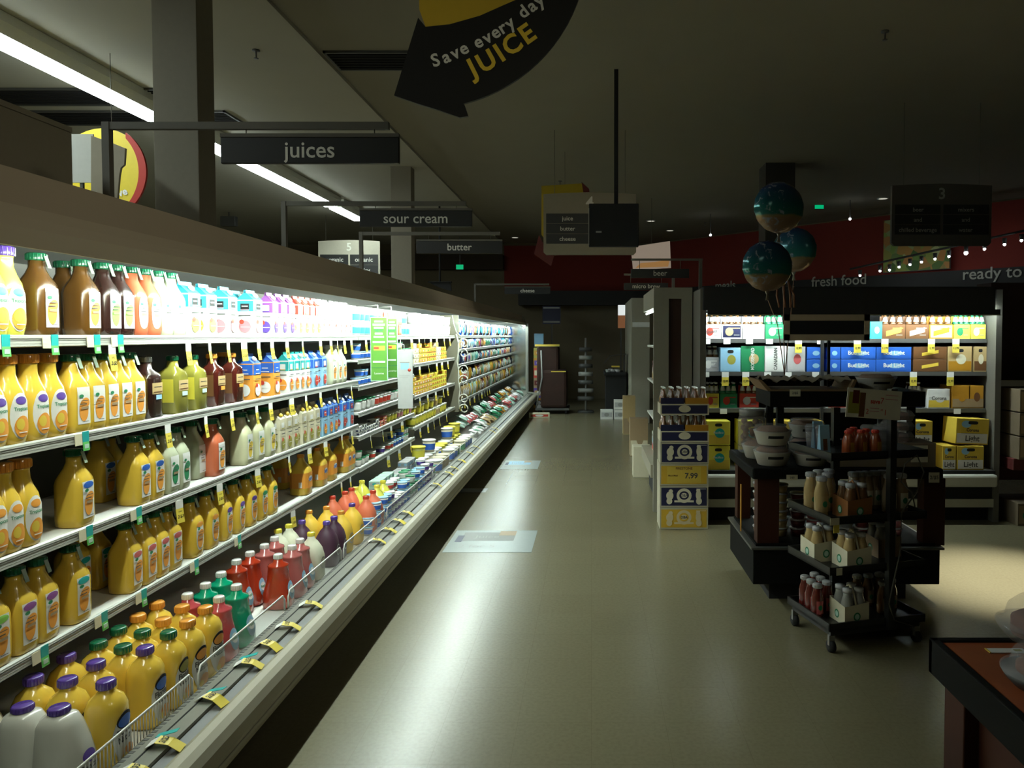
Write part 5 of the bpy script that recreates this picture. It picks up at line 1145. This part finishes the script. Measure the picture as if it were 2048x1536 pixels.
# ------------------------------------------------------------------ wheeled rack with bottled coffee
RC = (1.41, 3.98); RA = math.atan2(.25, .97)
t = thing('wheeled_rack', (RC[0], RC[1], 0), 'black four-tier wheeled rack of bottled coffee, parked askew', 'display rack', None, RA)
rk = M('rack_black', (.015, .015, .014), .35); hx, hy = .28, .21
TZ = (.115, .40, .655, .975)
for i, z in enumerate(TZ):
    tr = MB().box(-hx, hx, -hy, hy, z, z + .012, rk)
    for q in ((-hx, hx, -hy, -hy + .01), (-hx, hx, hy - .01, hy), (-hx, -hx + .01, -hy, hy), (hx - .01, hx, -hy, hy)): tr.box(*q, z, z + .04, rk)
    part('tray', tr, t)
part('base_frame', MB().box(-hx + .02, hx - .02, -hy + .02, hy - .02, .085, .115, rk), t)
part('pole', MB().box(.045, .08, -hy - .02, -hy + .015, .1, 1.33, rk), t)
part('pole', MB().box(-.02, .02, hy - .03, hy, .1, 1.2, rk), t)
for sx in (-1, 1):
    for sy in (-1, 1):
        c = MB(); x, y = sx * (hx - .03), sy * (hy - .03); c.tube([(x - .012, y, .03), (x + .012, y, .03)], .03, C('black', .5), 14); c.box(x - .016, x + .016, y - .008, y + .008, .035, .087, M('caster_steel', (.3, .3, .28), .3, metal=.7)); part('caster', c, t)
part('cable', MB().tube([(.2, -.22, .72), (.17, -.235, .8), (.1, -.24, .86), (.12, -.24, .95), (.2, -.23, .99), (.25, -.22, .9), (.2, -.23, .8), (.11, -.235, .7), (.1, -.24, .5), (.06, -.24, .33), (.04, -.24, .24), (.08, -.23, .15), (.2, -.22, .1)], .004, M('cable', (.06, .055, .04), .5), 6), t)
def onrack(u, v, z):
    c, s = math.cos(RA), math.sin(RA); return (RC[0] + u * c - v * s, RC[1] + u * s + v * c, z)
A = atY(1665, 778, 3.74); B = atY(1777, 840, 3.80)
sg = MB(); W_ = .30; Hh = .145; sg.box(0, W_, -.003, 0, 0, Hh, M('card_pale', (.82, .79, .64), .6))
sg.box(.01, .07, -.004, -.003, .02, Hh - .02, C('olive')); sg.box(.03, .065, -.005, -.004, .07, Hh - .01, C('maroon')); sg.box(.07, .1, -.004, -.003, .005, Hh - .02, C('brown'))
sg.text('save', (.155, -.0035, .085), (1, 0, 0), (0, 0, 1), .022, C('red'), .03); sg.text('7', (.192, -.0035, .09), (1, 0, 0), (0, 0, 1), .03, C('red'), .0); sg.text('2', (.115, -.0035, .033), (1, 0, 0), (0, 0, 1), .026, C('red'), .0); sg.text('=', (.195, -.0035, .045), (1, 0, 0), (0, 0, 1), .02, C('red'), .0); sg.text('1', (.215, -.0035, .033), (1, 0, 0), (0, 0, 1), .03, C('red'), .0)
for zz_ in (.12, .1, .05, .035): sg.box(.21 if zz_ > .08 else .13, .28 if zz_ > .08 else .18, -.0036, -.003, zz_, zz_ + .003, C('pink'))
o = onrack(-.225, -hy - .03, 1.20)
t = thing('sale_card', o, 'white sale card reading save 7, clipped on top of the wheeled rack', 'sale card', None, 0, (math.radians(0), math.radians(5), RA - .05))
part('card', sg, t); part('clip', MB().tube([(.15, .003, Hh - .01), (.15, .006, Hh + .015), (.17, .006, Hh + .015), (.17, .003, Hh - .01)], .002, C('silver'), 6), t)
BOT = [(0, .028, .028, 2), (.005, .0325, .0325, 2), (.10, .0325, .0325, 2), (.122, .028, .028, 2), (.14, .0225, .0225, 2), (.165, .0225, .0225, 2)]
def coffee(c, lid='silver', s=1.0, lab='cream'):
    def f():
        S = [(a * s, b * s, d_ * s, n_) for a, b, d_, n_ in BOT]
        return [('bottle', MB().loft(S, plastic('coffee_' + c, P[c] if c in P else LIQ[c], .15), 16), None), ('cap', cap(.155 * s, .175 * s, .0245 * s, C(lid)), None), ('label', decal(S, [('rect', -.02 * s, .02 * s, .02 * s, .09 * s, C(c if c == 'tan' else lab)), ('oval', 0, .055 * s, .012 * s, .014 * s, C('green'))]), None)]
    return ('coffee', c, lid, s, lab), f
def fourpack(c, b):
    def f():
        k = MB(); m = M('carrier_' + c, P[c], .6)
        w_, h_ = .07, .112
        k.add([(-w_, -w_, 0), (w_, -w_, 0), (w_, w_, 0), (-w_, w_, 0), (-w_, -w_, h_), (w_, -w_, h_ * .86), (w_, w_, h_), (-w_, w_, h_ * .86)], [(0, 1, 5, 4), (1, 2, 6, 5), (2, 3, 7, 6), (3, 0, 4, 7), (0, 3, 2, 1)], m)
        hd = MB().tube([(-.06, 0, .1), (-.035, 0, .16), (0, 0, .185), (.035, 0, .16), (.06, 0, .1)], .006, m, 6)
        n = MB().loft(BOT, plastic('coffee_' + b, P[b], .15), 12); cp = MB().loft([(.155, .0245, .0245, 2), (.175, .0245, .0245, 2)], C('silver'), 14); bots = []
        for i in (-1, 1):
            for j in (-1, 1): bots += [('bottle', n, None, (i * .033, j * .033, .003)), ('bottle_cap', cp, 'bottle')]
        D = decal([(0, w_, w_, 40), (.1, w_, w_, 40)], [('oval', 0, .042, .02, .022, C('green')), ('oval', 0, .042, .013, .015, C('mint'))]); D2 = decal([(0, w_, w_, 40), (.1, w_, w_, 40)], [('oval', 0, .042, .02, .022, C('green')), ('oval', 0, .042, .013, .015, C('mint'))], True)
        b0 = len(D.v); D.v += D2.v; D.f += [tuple(b0 + q for q in f_) for f_ in D2.f]; D.m += [D.mi(D2.mats[x]) for x in D2.m]; D.sm += D2.sm
        return [('carrier', k, None), ('handle', hd, None), ('label', D, None)] + bots
    return ('four', c, b), f
def rack(nm, kf, u, v, tier, ds, cat, rz=None, grp='goods on the wheeled rack'):
    put(nm, kf[0], kf[1], onrack(u, v, TZ[tier] + .0125), ds, cat, grp, (RA - math.pi / 2) if rz is None else rz)
for i, (u, v) in enumerate(((-.235, -.05), (-.225, .07), (-.15, .12), (-.08, .13), (-.15, .03))): rack('coffee_bottle', coffee('tan', s=1.15), u, v, 2, f"tan bottled coffee, {nth(i + 1)} of the loose ones on the rack's second tier", 'bottle')
for i, u in enumerate((.0, .04, .08, .13, .18, .23, .15, .22)): rack('coffee_bottle', coffee('kraft', s=1.15), u + (.0 if i < 6 else 0), (.02 if i < 6 else -.08), 2, f"darker bottled coffee, {nth(i + 1)} of those beyond the rack pole, second tier", 'bottle')
rack('bottle_fourpack', fourpack('rust', 'brown'), -.10, -.12, 2, 'orange-brown four-pack of bottled coffee on the second rack tier', 'four-pack')
rack('bottle_fourpack', fourpack('cream', 'tan'), -.19, .04, 1, 'cream four-pack of bottled coffee toward the rack corner, third tier', 'four-pack'); rack('bottle_fourpack', fourpack('cream', 'tan'), -.1, -.12, 1, 'cream four-pack at the front of the third rack tier', 'four-pack'); rack('bottle_fourpack', fourpack('kraft', 'grey'), .18, .02, 1, 'dim brown four-pack behind the rack pole, third tier', 'four-pack')
rack('bottle_fourpack', fourpack('cream', 'grey'), -.11, -.12, 0, 'cream four-pack of bottled coffee on the bottom rack tier', 'four-pack')
for i, (u, v) in enumerate(((-.24, -.03), (-.235, .04), (-.23, .11), (-.165, .0), (-.16, .07), (-.155, .14))): rack('coffee_bottle', coffee('maroon', s=.98, lab='rose'), u, v, 0, f"dark red bottled coffee, {nth(i + 1)} of six on the bottom rack tier", 'bottle')
for i, (u, v) in enumerate(((.05, .05), (.12, .05), (.19, .05), (.19, -.05), (.12, -.08))): rack('coffee_bottle', coffee('brown', s=.98, lab='kraft'), u, v, 0, f"brown bottled coffee, {nth(i + 1)} of those behind the pole, bottom tier", 'bottle')
SYR = [(0, .028, .028, 2.4), (.005, .031, .031, 2.6), (.075, .03, .03, 2.4), (.1, .022, .022, 2), (.115, .016, .016, 2)]
def syrup():
    return [('bottle', MB().loft(SYR, plastic('syrup', (.32, .07, .02)), 16), None), ('cap', cap(.113, .13, .018, plastic('cap_red', P['rose'])), None), ('label', decal(SYR, [('rect', -.013, .013, .02, .07, C('amber'))]), None)]
for i, (u, v) in enumerate(((-.14, -.14), (-.09, -.08), (-.06, -.13), (-.01, -.1), (.01, -.15), (-.03, -.02))): put('sauce_bottle', 'syrup', syrup, onrack(u, v, TZ[3] + .0125), f"rusty orange sauce bottle, {nth(i + 1)} on the rack's top tier", 'bottle', 'goods on the wheeled rack', RA - math.pi / 2 + .2)
def pouch(c):
    def f():
        k = MB().prism_y([(-.02, 0), (.02, 0), (.004, .15), (-.004, .15)], -.028, .028, C(c)); D = MB().box(.0, .001, -.012, .012, .02, .08, C('brown')); D.xform(Matrix.Translation((.0195, 0, 0)) @ Matrix.Rotation(math.radians(-6), 4, 'Y')); return [('pouch', k, None), ('label', D, None)]
    return ('pouch', c), f
rack('coffee_pouch', pouch('lblue'), -.23, -.06, 3, 'pale blue upright pouch at the rack top corner', 'pouch'); rack('coffee_pouch', pouch('lblue'), -.17, .1, 3, 'pale blue pouch behind the first on the rack top', 'pouch')
def cup():
    return [('cup', MB().loft([(0, .026, .026, 2), (.12, .038, .038, 2)], M('cup_clear', (.35, .35, .36), .12, trans=.5, var=0), 18), None), ('lid', MB().loft([(.12, .04, .04, 2), (.128, .04, .04, 2), (.14, .03, .03, 2)], M('cup_clear', (.35, .35, .36)), 18), None)]
for i, (u, v) in enumerate(((.06, -.12), (.12, -.13), (.05, -.03), (.12, -.04), (-.2, .0), (-.22, .07))): put('tumbler_cup', 'cup', cup, onrack(u, v, TZ[3] + .0125), f"clear plastic tumbler, {nth(i + 1)} counted on the rack's top tier", 'cup', 'goods on the wheeled rack')
for i, (u, z, yl) in enumerate(((-.16, .655, 0), (.0, .655, 1), (-.2, .4, 0))):
    p = onrack(-hx - .003, -.1 + i * .05, z); c, s = math.cos(RA), math.sin(RA); p = onrack(-.27 + i * .02, -hy - .004, z + .02)
    mb = MB().box(-.016, .016, -.002, 0, -.02, .016, C('cream'));
    if i == 1: mb.box(-.016, .016, -.002, 0, -.06, -.02, M('tag_yellow', (.75, .6, .08)))
    single('price_tag', mb, ('small cream price tag on the rack second tier corner', 'yellow-footed price tag on the rack second tier', 'small cream price tag on the rack third tier corner')[i], 'price tag', None, p, RA)

# ------------------------------------------------------------------ wooden table in front on the camera's side
t = thing('produce_table', (.955, 1.0, 0), 'red-brown wooden table with black edge band, nearest the camera', 'table')
redw = M('cherry_wood', (.30, .08, .028), .45, var=.3, scale=9)
part('tabletop', MB().box(.012, 1.2, -.3, 1.045, .70, .752, redw, .002), t)
e = MB(); e.box(-.012, .012, -.3, 1.07, .66, .757, iblk, .004); e.box(-.012, 1.2, 1.045, 1.07, .66, .757, iblk, .004); part('edge_band', e, t)
part('leg', MB().box(.02, .14, .93, 1.04, 0, .70, wood, .004), t); part('leg', MB().box(.02, .14, -.28, -.17, 0, .70, wood, .004), t); part('apron', MB().box(.06, .14, -.17, .93, .45, .70, wood), t)
p = atZ(2013, 1301, .754); single('price_card', MB().box(-.05, .05, -.014, .014, 0, .002, C('white')).box(-.052, -.048, -.014, .014, 0, .0025, C('yellow')).box(.02, .04, -.006, .006, .002, .0026, C('olive')), 'flat white price card with yellow edge lying on the wooden table', 'price card', None, (p.x, p.y, .7525))
for i, (px, py, z, ds) in enumerate(((2085, 1300, .753, 'lower clear bakery dome at the wooden table edge'), (2075, 1215, .868, 'upper clear bakery dome stacked on another, at picture side'))):
    p = atY(px, py, 1.78); cl = M('dome_clear', (.75, .75, .75), .08, trans=.8, var=0)
    t = thing('bakery_dome', (p.x + .01, 1.78, z), ds, 'bakery box', 'clear bakery domes on the wooden table')
    part('tray', MB().loft([(0, .07, .07, 2), (.02, .09, .09, 2), (.035, .098, .098, 2)], cl if i else C('dgrey'), 28), t); part('dome', MB().loft([(.036, .1, .1, 2), (.04, .1, .1, 2), (.043, .082, .082, 2), (.08, .072, .072, 2), (.1, .05, .05, 2)], cl, 28), t)
    part('cake', MB().loft([(.012, .065, .065, 2), (.05, .065, .065, 2), (.06, .05, .05, 2)], M('cake', (.22, .08, .05), .8, var=.3), 20), t)
    if i == 0: part('label', decal([(.0, .07, .07, 2), (.035, .098, .098, 2)], [('rect', -.02, .02, .005, .03, C('cream'))]), t)
# ------------------------------------------------------------------ balloons
def balloon(px, py, Y, r, label, yaw):
    p = atY(px, py, Y); t = thing('foil_balloon', p, label, 'balloon', 'foil balloons over the island', yaw)
    m = bpy.data.materials.get('foil_print')
    if not m:
        m = bpy.data.materials.new('foil_print'); m.use_nodes = True; nt = m.node_tree; b = nt.nodes['Principled BSDF']; b.inputs['Roughness'].default_value = .13; b.inputs['Metallic'].default_value = .35
        tc = nt.nodes.new('ShaderNodeTexCoord'); sx = nt.nodes.new('ShaderNodeSeparateXYZ'); no = nt.nodes.new('ShaderNodeTexNoise'); no.inputs['Scale'].default_value = 9; no.inputs['Detail'].default_value = 6
        ad = nt.nodes.new('ShaderNodeMath'); ad.operation = 'MULTIPLY_ADD'; ad.inputs[1].default_value = .07
        cr = nt.nodes.new('ShaderNodeValToRGB'); e = cr.color_ramp.elements; e[0].position = 0; e[0].color = (.22, .14, .1, 1); e[1].position = 1; e[1].color = (.02, .04, .12, 1)
        for ps, c in ((.36, (.30, .2, .12)), (.42, (.3, .22, .1)), (.46, (.03, .16, .14)), (.58, (.02, .15, .14)), (.75, (.02, .1, .14))): q = e.new(ps); q.color = (*c, 1)
        mr = nt.nodes.new('ShaderNodeMapRange'); mr.inputs['From Min'].default_value = -.17; mr.inputs['From Max'].default_value = .17
        n2 = nt.nodes.new('ShaderNodeTexNoise'); n2.inputs['Scale'].default_value = 14; n2.inputs['Detail'].default_value = 8; n2.inputs['Distortion'].default_value = 2.5
        c2 = nt.nodes.new('ShaderNodeValToRGB'); c2.color_ramp.elements[0].position = .56; c2.color_ramp.elements[1].position = .66; mx = nt.nodes.new('ShaderNodeMix'); mx.data_type = 'RGBA'; mx.inputs[7].default_value = (.32, .36, .42, 1)
        fl = nt.nodes.new('ShaderNodeMath'); fl.operation = 'MULTIPLY'; gx = nt.nodes.new('ShaderNodeMath'); gx.operation = 'LESS_THAN'; gx.inputs[1].default_value = .01
        L = nt.links.new; L(tc.outputs['Object'], sx.inputs[0]); L(tc.outputs['Object'], no.inputs['Vector']); L(tc.outputs['Object'], n2.inputs['Vector']); L(no.outputs['Fac'], ad.inputs[0]); L(sx.outputs['Z'], ad.inputs[2]); L(ad.outputs[0], mr.inputs['Value']); L(mr.outputs['Result'], cr.inputs['Fac'])
        L(n2.outputs['Fac'], c2.inputs['Fac']); L(sx.outputs['X'], gx.inputs[0]); L(c2.outputs['Color'], fl.inputs[0]); L(gx.outputs[0], fl.inputs[1]); L(fl.outputs[0], mx.inputs[0]); L(cr.outputs['Color'], mx.inputs[6]); L(mx.outputs[2], b.inputs['Base Color'])
    mb = MB(); vs = []; fs = []; R, S = 12, 40
    for s_ in (-1, 1):
        for k in range(R + 1):
            q = k / R
            for a in range(S):
                th = 2 * math.pi * a / S; wr = 1 + .012 * math.sin(th * 14) * q ** 6; rr = r * q * wr
                vs.append((rr * math.cos(th), s_ * .42 * r * math.sqrt(max(0, 1 - q ** 2.4)), rr * math.sin(th)))
    for s_ in (0, 1):
        o_ = s_ * (R + 1) * S
        for k in range(R):
            for a in range(S):
                i0 = o_ + k * S + a; i1 = o_ + k * S + (a + 1) % S; fs.append((i0, i1, i1 + S, i0 + S) if s_ else (i0, i0 + S, i1 + S, i1))
    part('envelope', mb.add(vs, fs, m, True), t)
    part('neck', MB().loft([(-r - .055, .012, .004, 2), (-r - .02, .006, .003, 2), (-r + .01, .02, .006, 2)], M('foil_tail', (.25, .22, .16), .3, metal=.4), 10), t)
    return p
BP = []
BP.append(balloon(1558, 415, 4.85, .165, 'teal and tan foil balloon highest of the cluster', .1))
BP.append(balloon(1588, 500, 5.15, .152, 'teal foil balloon farthest back in the cluster', -.5))
BP.append(balloon(1535, 532, 4.7, .158, 'teal and tan foil balloon lowest at the front of the cluster', .05))
for i, p in enumerate(BP):
    e = Vector((1.25, 4.85, 1.34)); pts = [p + Vector((0, 0, -.2)), (p + e) / 2 + Vector((.01, 0, -.02)), e]
    single('balloon_ribbon', MB().tube(pts, .003, M('ribbon', (.3, .16, .09), .5), 5), ('thin ribbon tied below the highest balloon', 'thin ribbon tied below the rear balloon', 'thin ribbon tied below the lowest balloon')[i], 'ribbon', None)
rb = MB()
for k, (dx, dz) in enumerate(((0, 0), (.03, .02), (-.035, .03), (.05, -.03))): rb.tube([(dx * .2, 0, .12), (dx, .005, .06 + dz), (dx * 1.3, 0, 0), (dx * 1.1 + .01, 0, -.08)], .007, M('ribbon_orange', (.28, .12, .06), .45), 6)
single('ribbon_bunch', rb, 'curled orange ribbon bunch dangling under the balloons', 'ribbon', None, atY(1568, 590, 4.8))

# ------------------------------------------------------------------ perimeter wall lettering, pictures, lamps
def onslant(t_, z, off=.12): q = a_ + d_ * t_ - n_ * off; return Vector((q.x, q.y, z))
a_ = Vector((1.55, 19.0)); b2 = Vector((8.9, 11.0)); d_ = (b2 - a_).normalized(); n_ = Vector((-d_.y, d_.x))
def slant_hit(px, py, off=.12):
    r = ray(px, py); # intersect with the offset wall plane
    p0 = a_ - n_ * off; k = (p0.x * n_.x + p0.y * n_.y) / (r.x * n_.x + r.y * n_.y); return Vector((r.x * k, r.y * k, H + r.z * k))
for word, x0, x1, yc, hp, ds in (('meals', 1420, 1482, 571, 20, 'dim wall lettering reading meals on the black band'), ('fresh food', 1613, 1745, 562, 26, 'dim wall lettering reading fresh food on the black band'), ('ready to eat', 1918, 2110, 545, 30, 'wall lettering reading ready to eat on the black band')):
    A = slant_hit(x0, yc); B = slant_hit(x1, yc); c = (A + B) / 2; L_ = (B - A).length; dist = c.y
    mb = MB(); mb.text(word, (0, 0, 0), (d_.x, d_.y, 0), (0, 0, 1), hp * dist / F * .8, M('wall_text', (.55, .55, .47), .6), .01, L_)
    single('wall_lettering', mb, ds, 'lettering', 'wall department lettering', c)
def wallpic(x0, y0, x1, y1, ds, cols, off=.16):
    A = slant_hit(x0, (y0 + y1) / 2, off); B = slant_hit(x1, (y0 + y1) / 2, off); zt = slant_hit(x0, y0, off).z; zb = slant_hit(x0, y1, off).z; L_ = (Vector((B.x, B.y)) - Vector((A.x, A.y))).length
    m = M('pic_' + ds[:12].replace(' ', '_'), cols[0], .6, var=0); nt = m.node_tree; b = nt.nodes['Principled BSDF']
    tc = nt.nodes.new('ShaderNodeTexCoord'); vo = nt.nodes.new('ShaderNodeTexVoronoi'); vo.inputs['Scale'].default_value = 7; cr = nt.nodes.new('ShaderNodeValToRGB'); e = cr.color_ramp.elements; e[0].color = (*cols[0], 1); e[1].color = (*cols[-1], 1)
    for i, c in enumerate(cols[1:-1]): q = e.new((i + 1) / (len(cols) - 1)); q.color = (*c, 1)
    sp_ = nt.nodes.new('ShaderNodeSeparateColor'); nt.links.new(tc.outputs['Object'], vo.inputs['Vector']); nt.links.new(vo.outputs['Color'], sp_.inputs[0]); nt.links.new(sp_.outputs[0], cr.inputs['Fac']); nt.links.new(cr.outputs['Color'], b.inputs['Base Color'])
    t = thing('wall_picture', (A.x, A.y, zb), ds, 'picture', None, math.atan2(d_.y, d_.x)); part('print', MB().box(0, L_, -.02, 0, 0, zt - zb, m), t); part('edge', MB().box(-.01, L_ + .01, 0, .02, -.01, zt - zb + .01, C('dgrey')), t)
wallpic(1768, 442, 1900, 545, 'large picture of leafy greens and vegetables on the red wall', [(.06, .14, .03), (.25, .4, .08), (.6, .25, .06), (.12, .22, .05), (.5, .55, .25)])
p = atY(1264, 488, 12.8); q = atY(1342, 538, 12.8)
t = thing('food_picture', (p.x, 12.8, q.z), 'tilted pale food picture glowing beside the monitor', 'picture'); Wd, Hd = q.x - p.x, p.z - q.z
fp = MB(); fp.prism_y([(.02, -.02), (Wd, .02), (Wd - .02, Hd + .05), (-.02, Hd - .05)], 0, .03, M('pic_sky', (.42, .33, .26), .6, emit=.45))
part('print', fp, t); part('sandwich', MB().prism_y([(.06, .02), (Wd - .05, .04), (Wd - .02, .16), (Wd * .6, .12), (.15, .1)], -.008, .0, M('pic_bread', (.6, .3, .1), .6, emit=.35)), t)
part('hanger', MB().tube([(Wd / 2, .015, Hd), (Wd / 2, .015, CZ - q.z)], .004, brk_m, 6), t)
p = atY(1236, 656, 16.2); q = atY(1258, 610, 16.2)
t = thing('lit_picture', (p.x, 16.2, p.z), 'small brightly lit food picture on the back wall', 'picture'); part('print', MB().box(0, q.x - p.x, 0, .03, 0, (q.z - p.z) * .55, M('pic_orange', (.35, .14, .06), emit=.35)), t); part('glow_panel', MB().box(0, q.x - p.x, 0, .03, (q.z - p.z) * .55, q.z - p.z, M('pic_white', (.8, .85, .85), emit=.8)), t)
part('stand', MB().box(.05, .08, .03, .06, -p.z, 0, C('dgrey')), t)
# track of little white lamps
m_l = M('bulb_glow', (.9, .97, 1), emit=25)
for i, (px, py) in enumerate(((1720, 551), (1760, 542), (1779, 540), (1798, 534), (1820, 529), (1843, 524), (1870, 518), (1898, 513), (1932, 506), (1969, 498), (2009, 489), (2043, 481))):
    c = slant_hit(px, py, .75); big = px in (1932,)
    t = thing('track_lamp', c, f"tiny bright track lamp, {nth(i + 1)} of the row along the ready meals wall", 'track light', 'track lamps along the slanting wall')
    r = .022 if not big else .034; part('bulb', MB().loft([(-r, r * .3, r * .3, 2), (-r * .6, r * .8, r * .8, 2), (0, r, r, 2), (r * .6, r * .8, r * .8, 2)], m_l, 10), t); part('socket', MB().loft([(r * .6, .03, .03, 2), (r + .08, .035, .035, 2)], C('dgrey'), 10), t)
A = slant_hit(1700, 551, .75); B = slant_hit(2060, 474, .75)
single('lamp_track', MB().tube([(0, 0, 0), B - A + Vector((0, 0, 0))], .02, C('dgrey'), 6), 'dark lamp track running along the slanting red wall', 'light track', None, A + Vector((0, 0, .12)))
for px, py, Y, ds in ((1421, 470, 14.5, 'single tiny white lamp beside the tilted food picture'), (1700, 438, 13, 'single tiny white lamp under the green exit sign')):
    t = thing('track_lamp', atY(px, py, Y), ds, 'track light'); part('bulb', MB().loft([(-.02, .008, .008, 2), (-.012, .018, .018, 2), (0, .022, .022, 2), (.015, .015, .015, 2)], m_l, 10), t); part('stem', MB().tube([(0, 0, .01), (0, 0, CZ - atY(px, py, Y).z)], .006, C('dgrey'), 6), t)
for i, (px, py) in enumerate(((1302, 442), (1340, 461), (1766, 397), (1030, 475))):
    p = atZ(px, py, CZ - .008); t = thing('recessed_light', p, f"faint recessed ceiling light, {nth(i + 1)} of the scattered dim ones", 'ceiling light', 'dim recessed ceiling lights'); part('lens', MB().loft([(-.006, .07, .07, 2), (0, .08, .08, 2)], M('dim_lens', (.8, .78, .65), emit=.6), 16), t); part('ring', MB().loft([(-.004, .1, .1, 2), (0.008, .1, .1, 2)], C('silver'), 16), t)

# ------------------------------------------------------------------ far end of the aisle
t = thing('menu_board', atY(1085, 648, 17.5), 'dark wall board with two white lines at the aisle end', 'board'); part('board', MB().box(0, .42, 0, .04, 0, .42, C('navy')), t); part('bar', MB().box(.02, .4, -.01, 0, .36, .39, C('silver')), t); part('bar', MB().box(.02, .4, -.01, 0, .03, .07, C('grey')), t)
part('stand', MB().box(.2, .23, .04, .07, -1.87, .2, C('dgrey')), t)
t = thing('stock_trolley', (-1.12, 15.2, 0), 'dark red-brown loaded stock trolley with yellow straps at the aisle end', 'trolley'); tb = M('trolley_brown', (.03, .009, .004), .8, var=.4, scale=5)
part('load', MB().box(0, .45, .1, .7, .45, 1.38, tb, .05), t); part('load', MB().box(.08, .62, .0, .6, .12, .9, tb, .06), t); part('strap', MB().box(-.03, .47, .05, .09, 1.38, 1.42, C('yellow')), t); part('strap', MB().box(.3, .6, -.01, .0, .86, .88, C('yellow')), t); part('deck', MB().box(-.02, .66, 0, .8, .08, .12, C('dgrey')), t)
for x in (.03, .58):
    for y in (.05, .7): part('wheel', MB().tube([(x, y, .04), (x + .04, y, .04)], .04, C('black'), 12), t)
part('handle', MB().tube([(-.01, .02, .12), (.12, -.02, .75), (.1, 0, 1.3)], .015, C('grey'), 8), t)
t = thing('wire_spinner', (-.12, 15.6, 0), 'grey striped spinner rack of cards at the aisle end', 'spinner rack'); part('pole', MB().tube([(0, 0, 0), (0, 0, 1.55)], .02, C('grey'), 8), t); part('base', MB().loft([(0, .18, .18, 2), (.04, .16, .16, 2)], C('dgrey'), 16), t)
for k in range(7): part('tier', MB().loft([(.25 + k * .17, .17 - .006 * k, .10, 3), (.33 + k * .17, .17 - .006 * k, .12, 3)], C('grey' if k % 2 else 'dgrey'), 12), t)
t = thing('service_table', (.25, 14.6, 0), 'black service table with glinting packages at the aisle end', 'table'); part('tabletop', MB().box(0, .43, 0, .9, .82, .88, C('black', .3)), t); part('skirt', MB().box(.03, .43, .05, .85, 0.0, .82, C('black', .8)), t)
kf = deli('silver')
for i, (x, y) in enumerate(((.32, 14.7), (.42, 14.8), (.52, 14.7), (.50, 14.95), (.38, 15.0))): put('deli_cup', kf[0], kf[1], (x, y, .881), f"shiny small cup, {nth(i + 1)} on the black service table", 'cup', 'cups on the service table')
t = thing('glass_canopy', (.25, 14.65, .94), 'dark glass hood sloping over the service table', 'hood'); part('hood', MB().prism_y([(0, .12), (.12, .26), (.43, .3), (.43, .29), (.12, .25), (0, .11)], 0, .6, M('hood_glass', (.1, .1, .1), .15, trans=.3, var=0)), t); part('support', MB().box(.38, .42, .2, .24, -.06, .29, C('dgrey')), t)
part('strip', MB().box(.14, .3, -.006, 0, .04, .07, C('yellow')), t)
for i, (X, z) in enumerate(((.55, .0), (.55, .19), (.29, .0))): kf = pack('white', 'silver', 'grey', .1, .12, .18); put('white_box', kf[0], kf[1], (X, 14.35, z + .001), ('white box on the floor under the service table', 'white box resting on another by the service table', 'white box alone at the foot of the service table')[i], 'box', 'white boxes at the service table', -math.pi / 2)
# boxed snacks stack behind case end
for i in range(6):
    kf = pack(('amber', 'purple', 'kraft', 'red', 'amber', 'olive')[i], ('navy', 'tan', 'maroon', 'cream', 'purple', 'amber')[i], 'white', .12, .11, .22)
    put('snack_carton', kf[0], kf[1], (-1.17, 16.68, .0 + i * .221), f"printed snack carton, {nth(i + 1)} up in the stack past the case end", 'carton', 'snack cartons past the case end', -math.pi / 2)
single('case_screen', MB().box(-.1, .1, -.02, 0, 0, .28, M('blue_screen', (.06, .14, .2), emit=.35)).box(-.11, .11, 0, .02, -.01, .29, C('dgrey')), 'small pale blue lit notice above the snack cartons', 'notice', None, (-1.17, 16.68, 1.36))
kf = pack('cream', 'red', 'white', .08, .2, .09); put('floor_package', kf[0], kf[1], (-1.02, 14.6, .001), 'long cream package with red print on the floor by the case end', 'package', None, -math.pi / 2 + .1)

# ------------------------------------------------------------------ floor stickers
def sticker(px, wd, dp, ds, cols):
    A = atZ(*px, .0); t = thing('floor_sticker', (A.x, A.y, .0005), ds, 'floor sticker', 'floor stickers along the case')
    part('sheet', MB().box(0, wd, 0, dp, 0, .001, M('sticker_' + cols[0], P[cols[0]], .3)), t); g = MB(); g.box(wd * .12, wd * .75, dp * .5, dp * .9, .001, .0013, C(cols[1])); g.box(wd * .06, wd * .14, dp * .45, dp * .75, .0013, .0016, C('navy')); g.box(wd * .55, wd * .75, dp * .75, dp * .97, .0013, .0016, C('kraft'))
    g.text('Juice', (wd * .42, dp * .68, .0016), (1, 0, 0), (0, 1, 0), dp * .12, C('grey'), .0); g.text('2 for 5', (wd * .35, dp * .25, .0012), (1, 0, 0), (0, 1, 0), dp * .12, C('grey'), 0); part('print', g, t)
STK = ('mint', 'silver')
P['stick'] = (.27, .31, .29); P['stickp'] = (.22, .225, .21)
sticker((884, 1105), .66, .62, 'pale blue floor sticker with dark print beside the low case front', ('stick', 'stickp')); sticker((1000, 938), .45, .6, 'smaller pale turquoise floor sticker farther down the aisle', ('stick', 'lblue')); sticker((912, 985), .3, .2, 'faint grey floor sticker in the shade of the bumper', ('stickp', 'stick'))
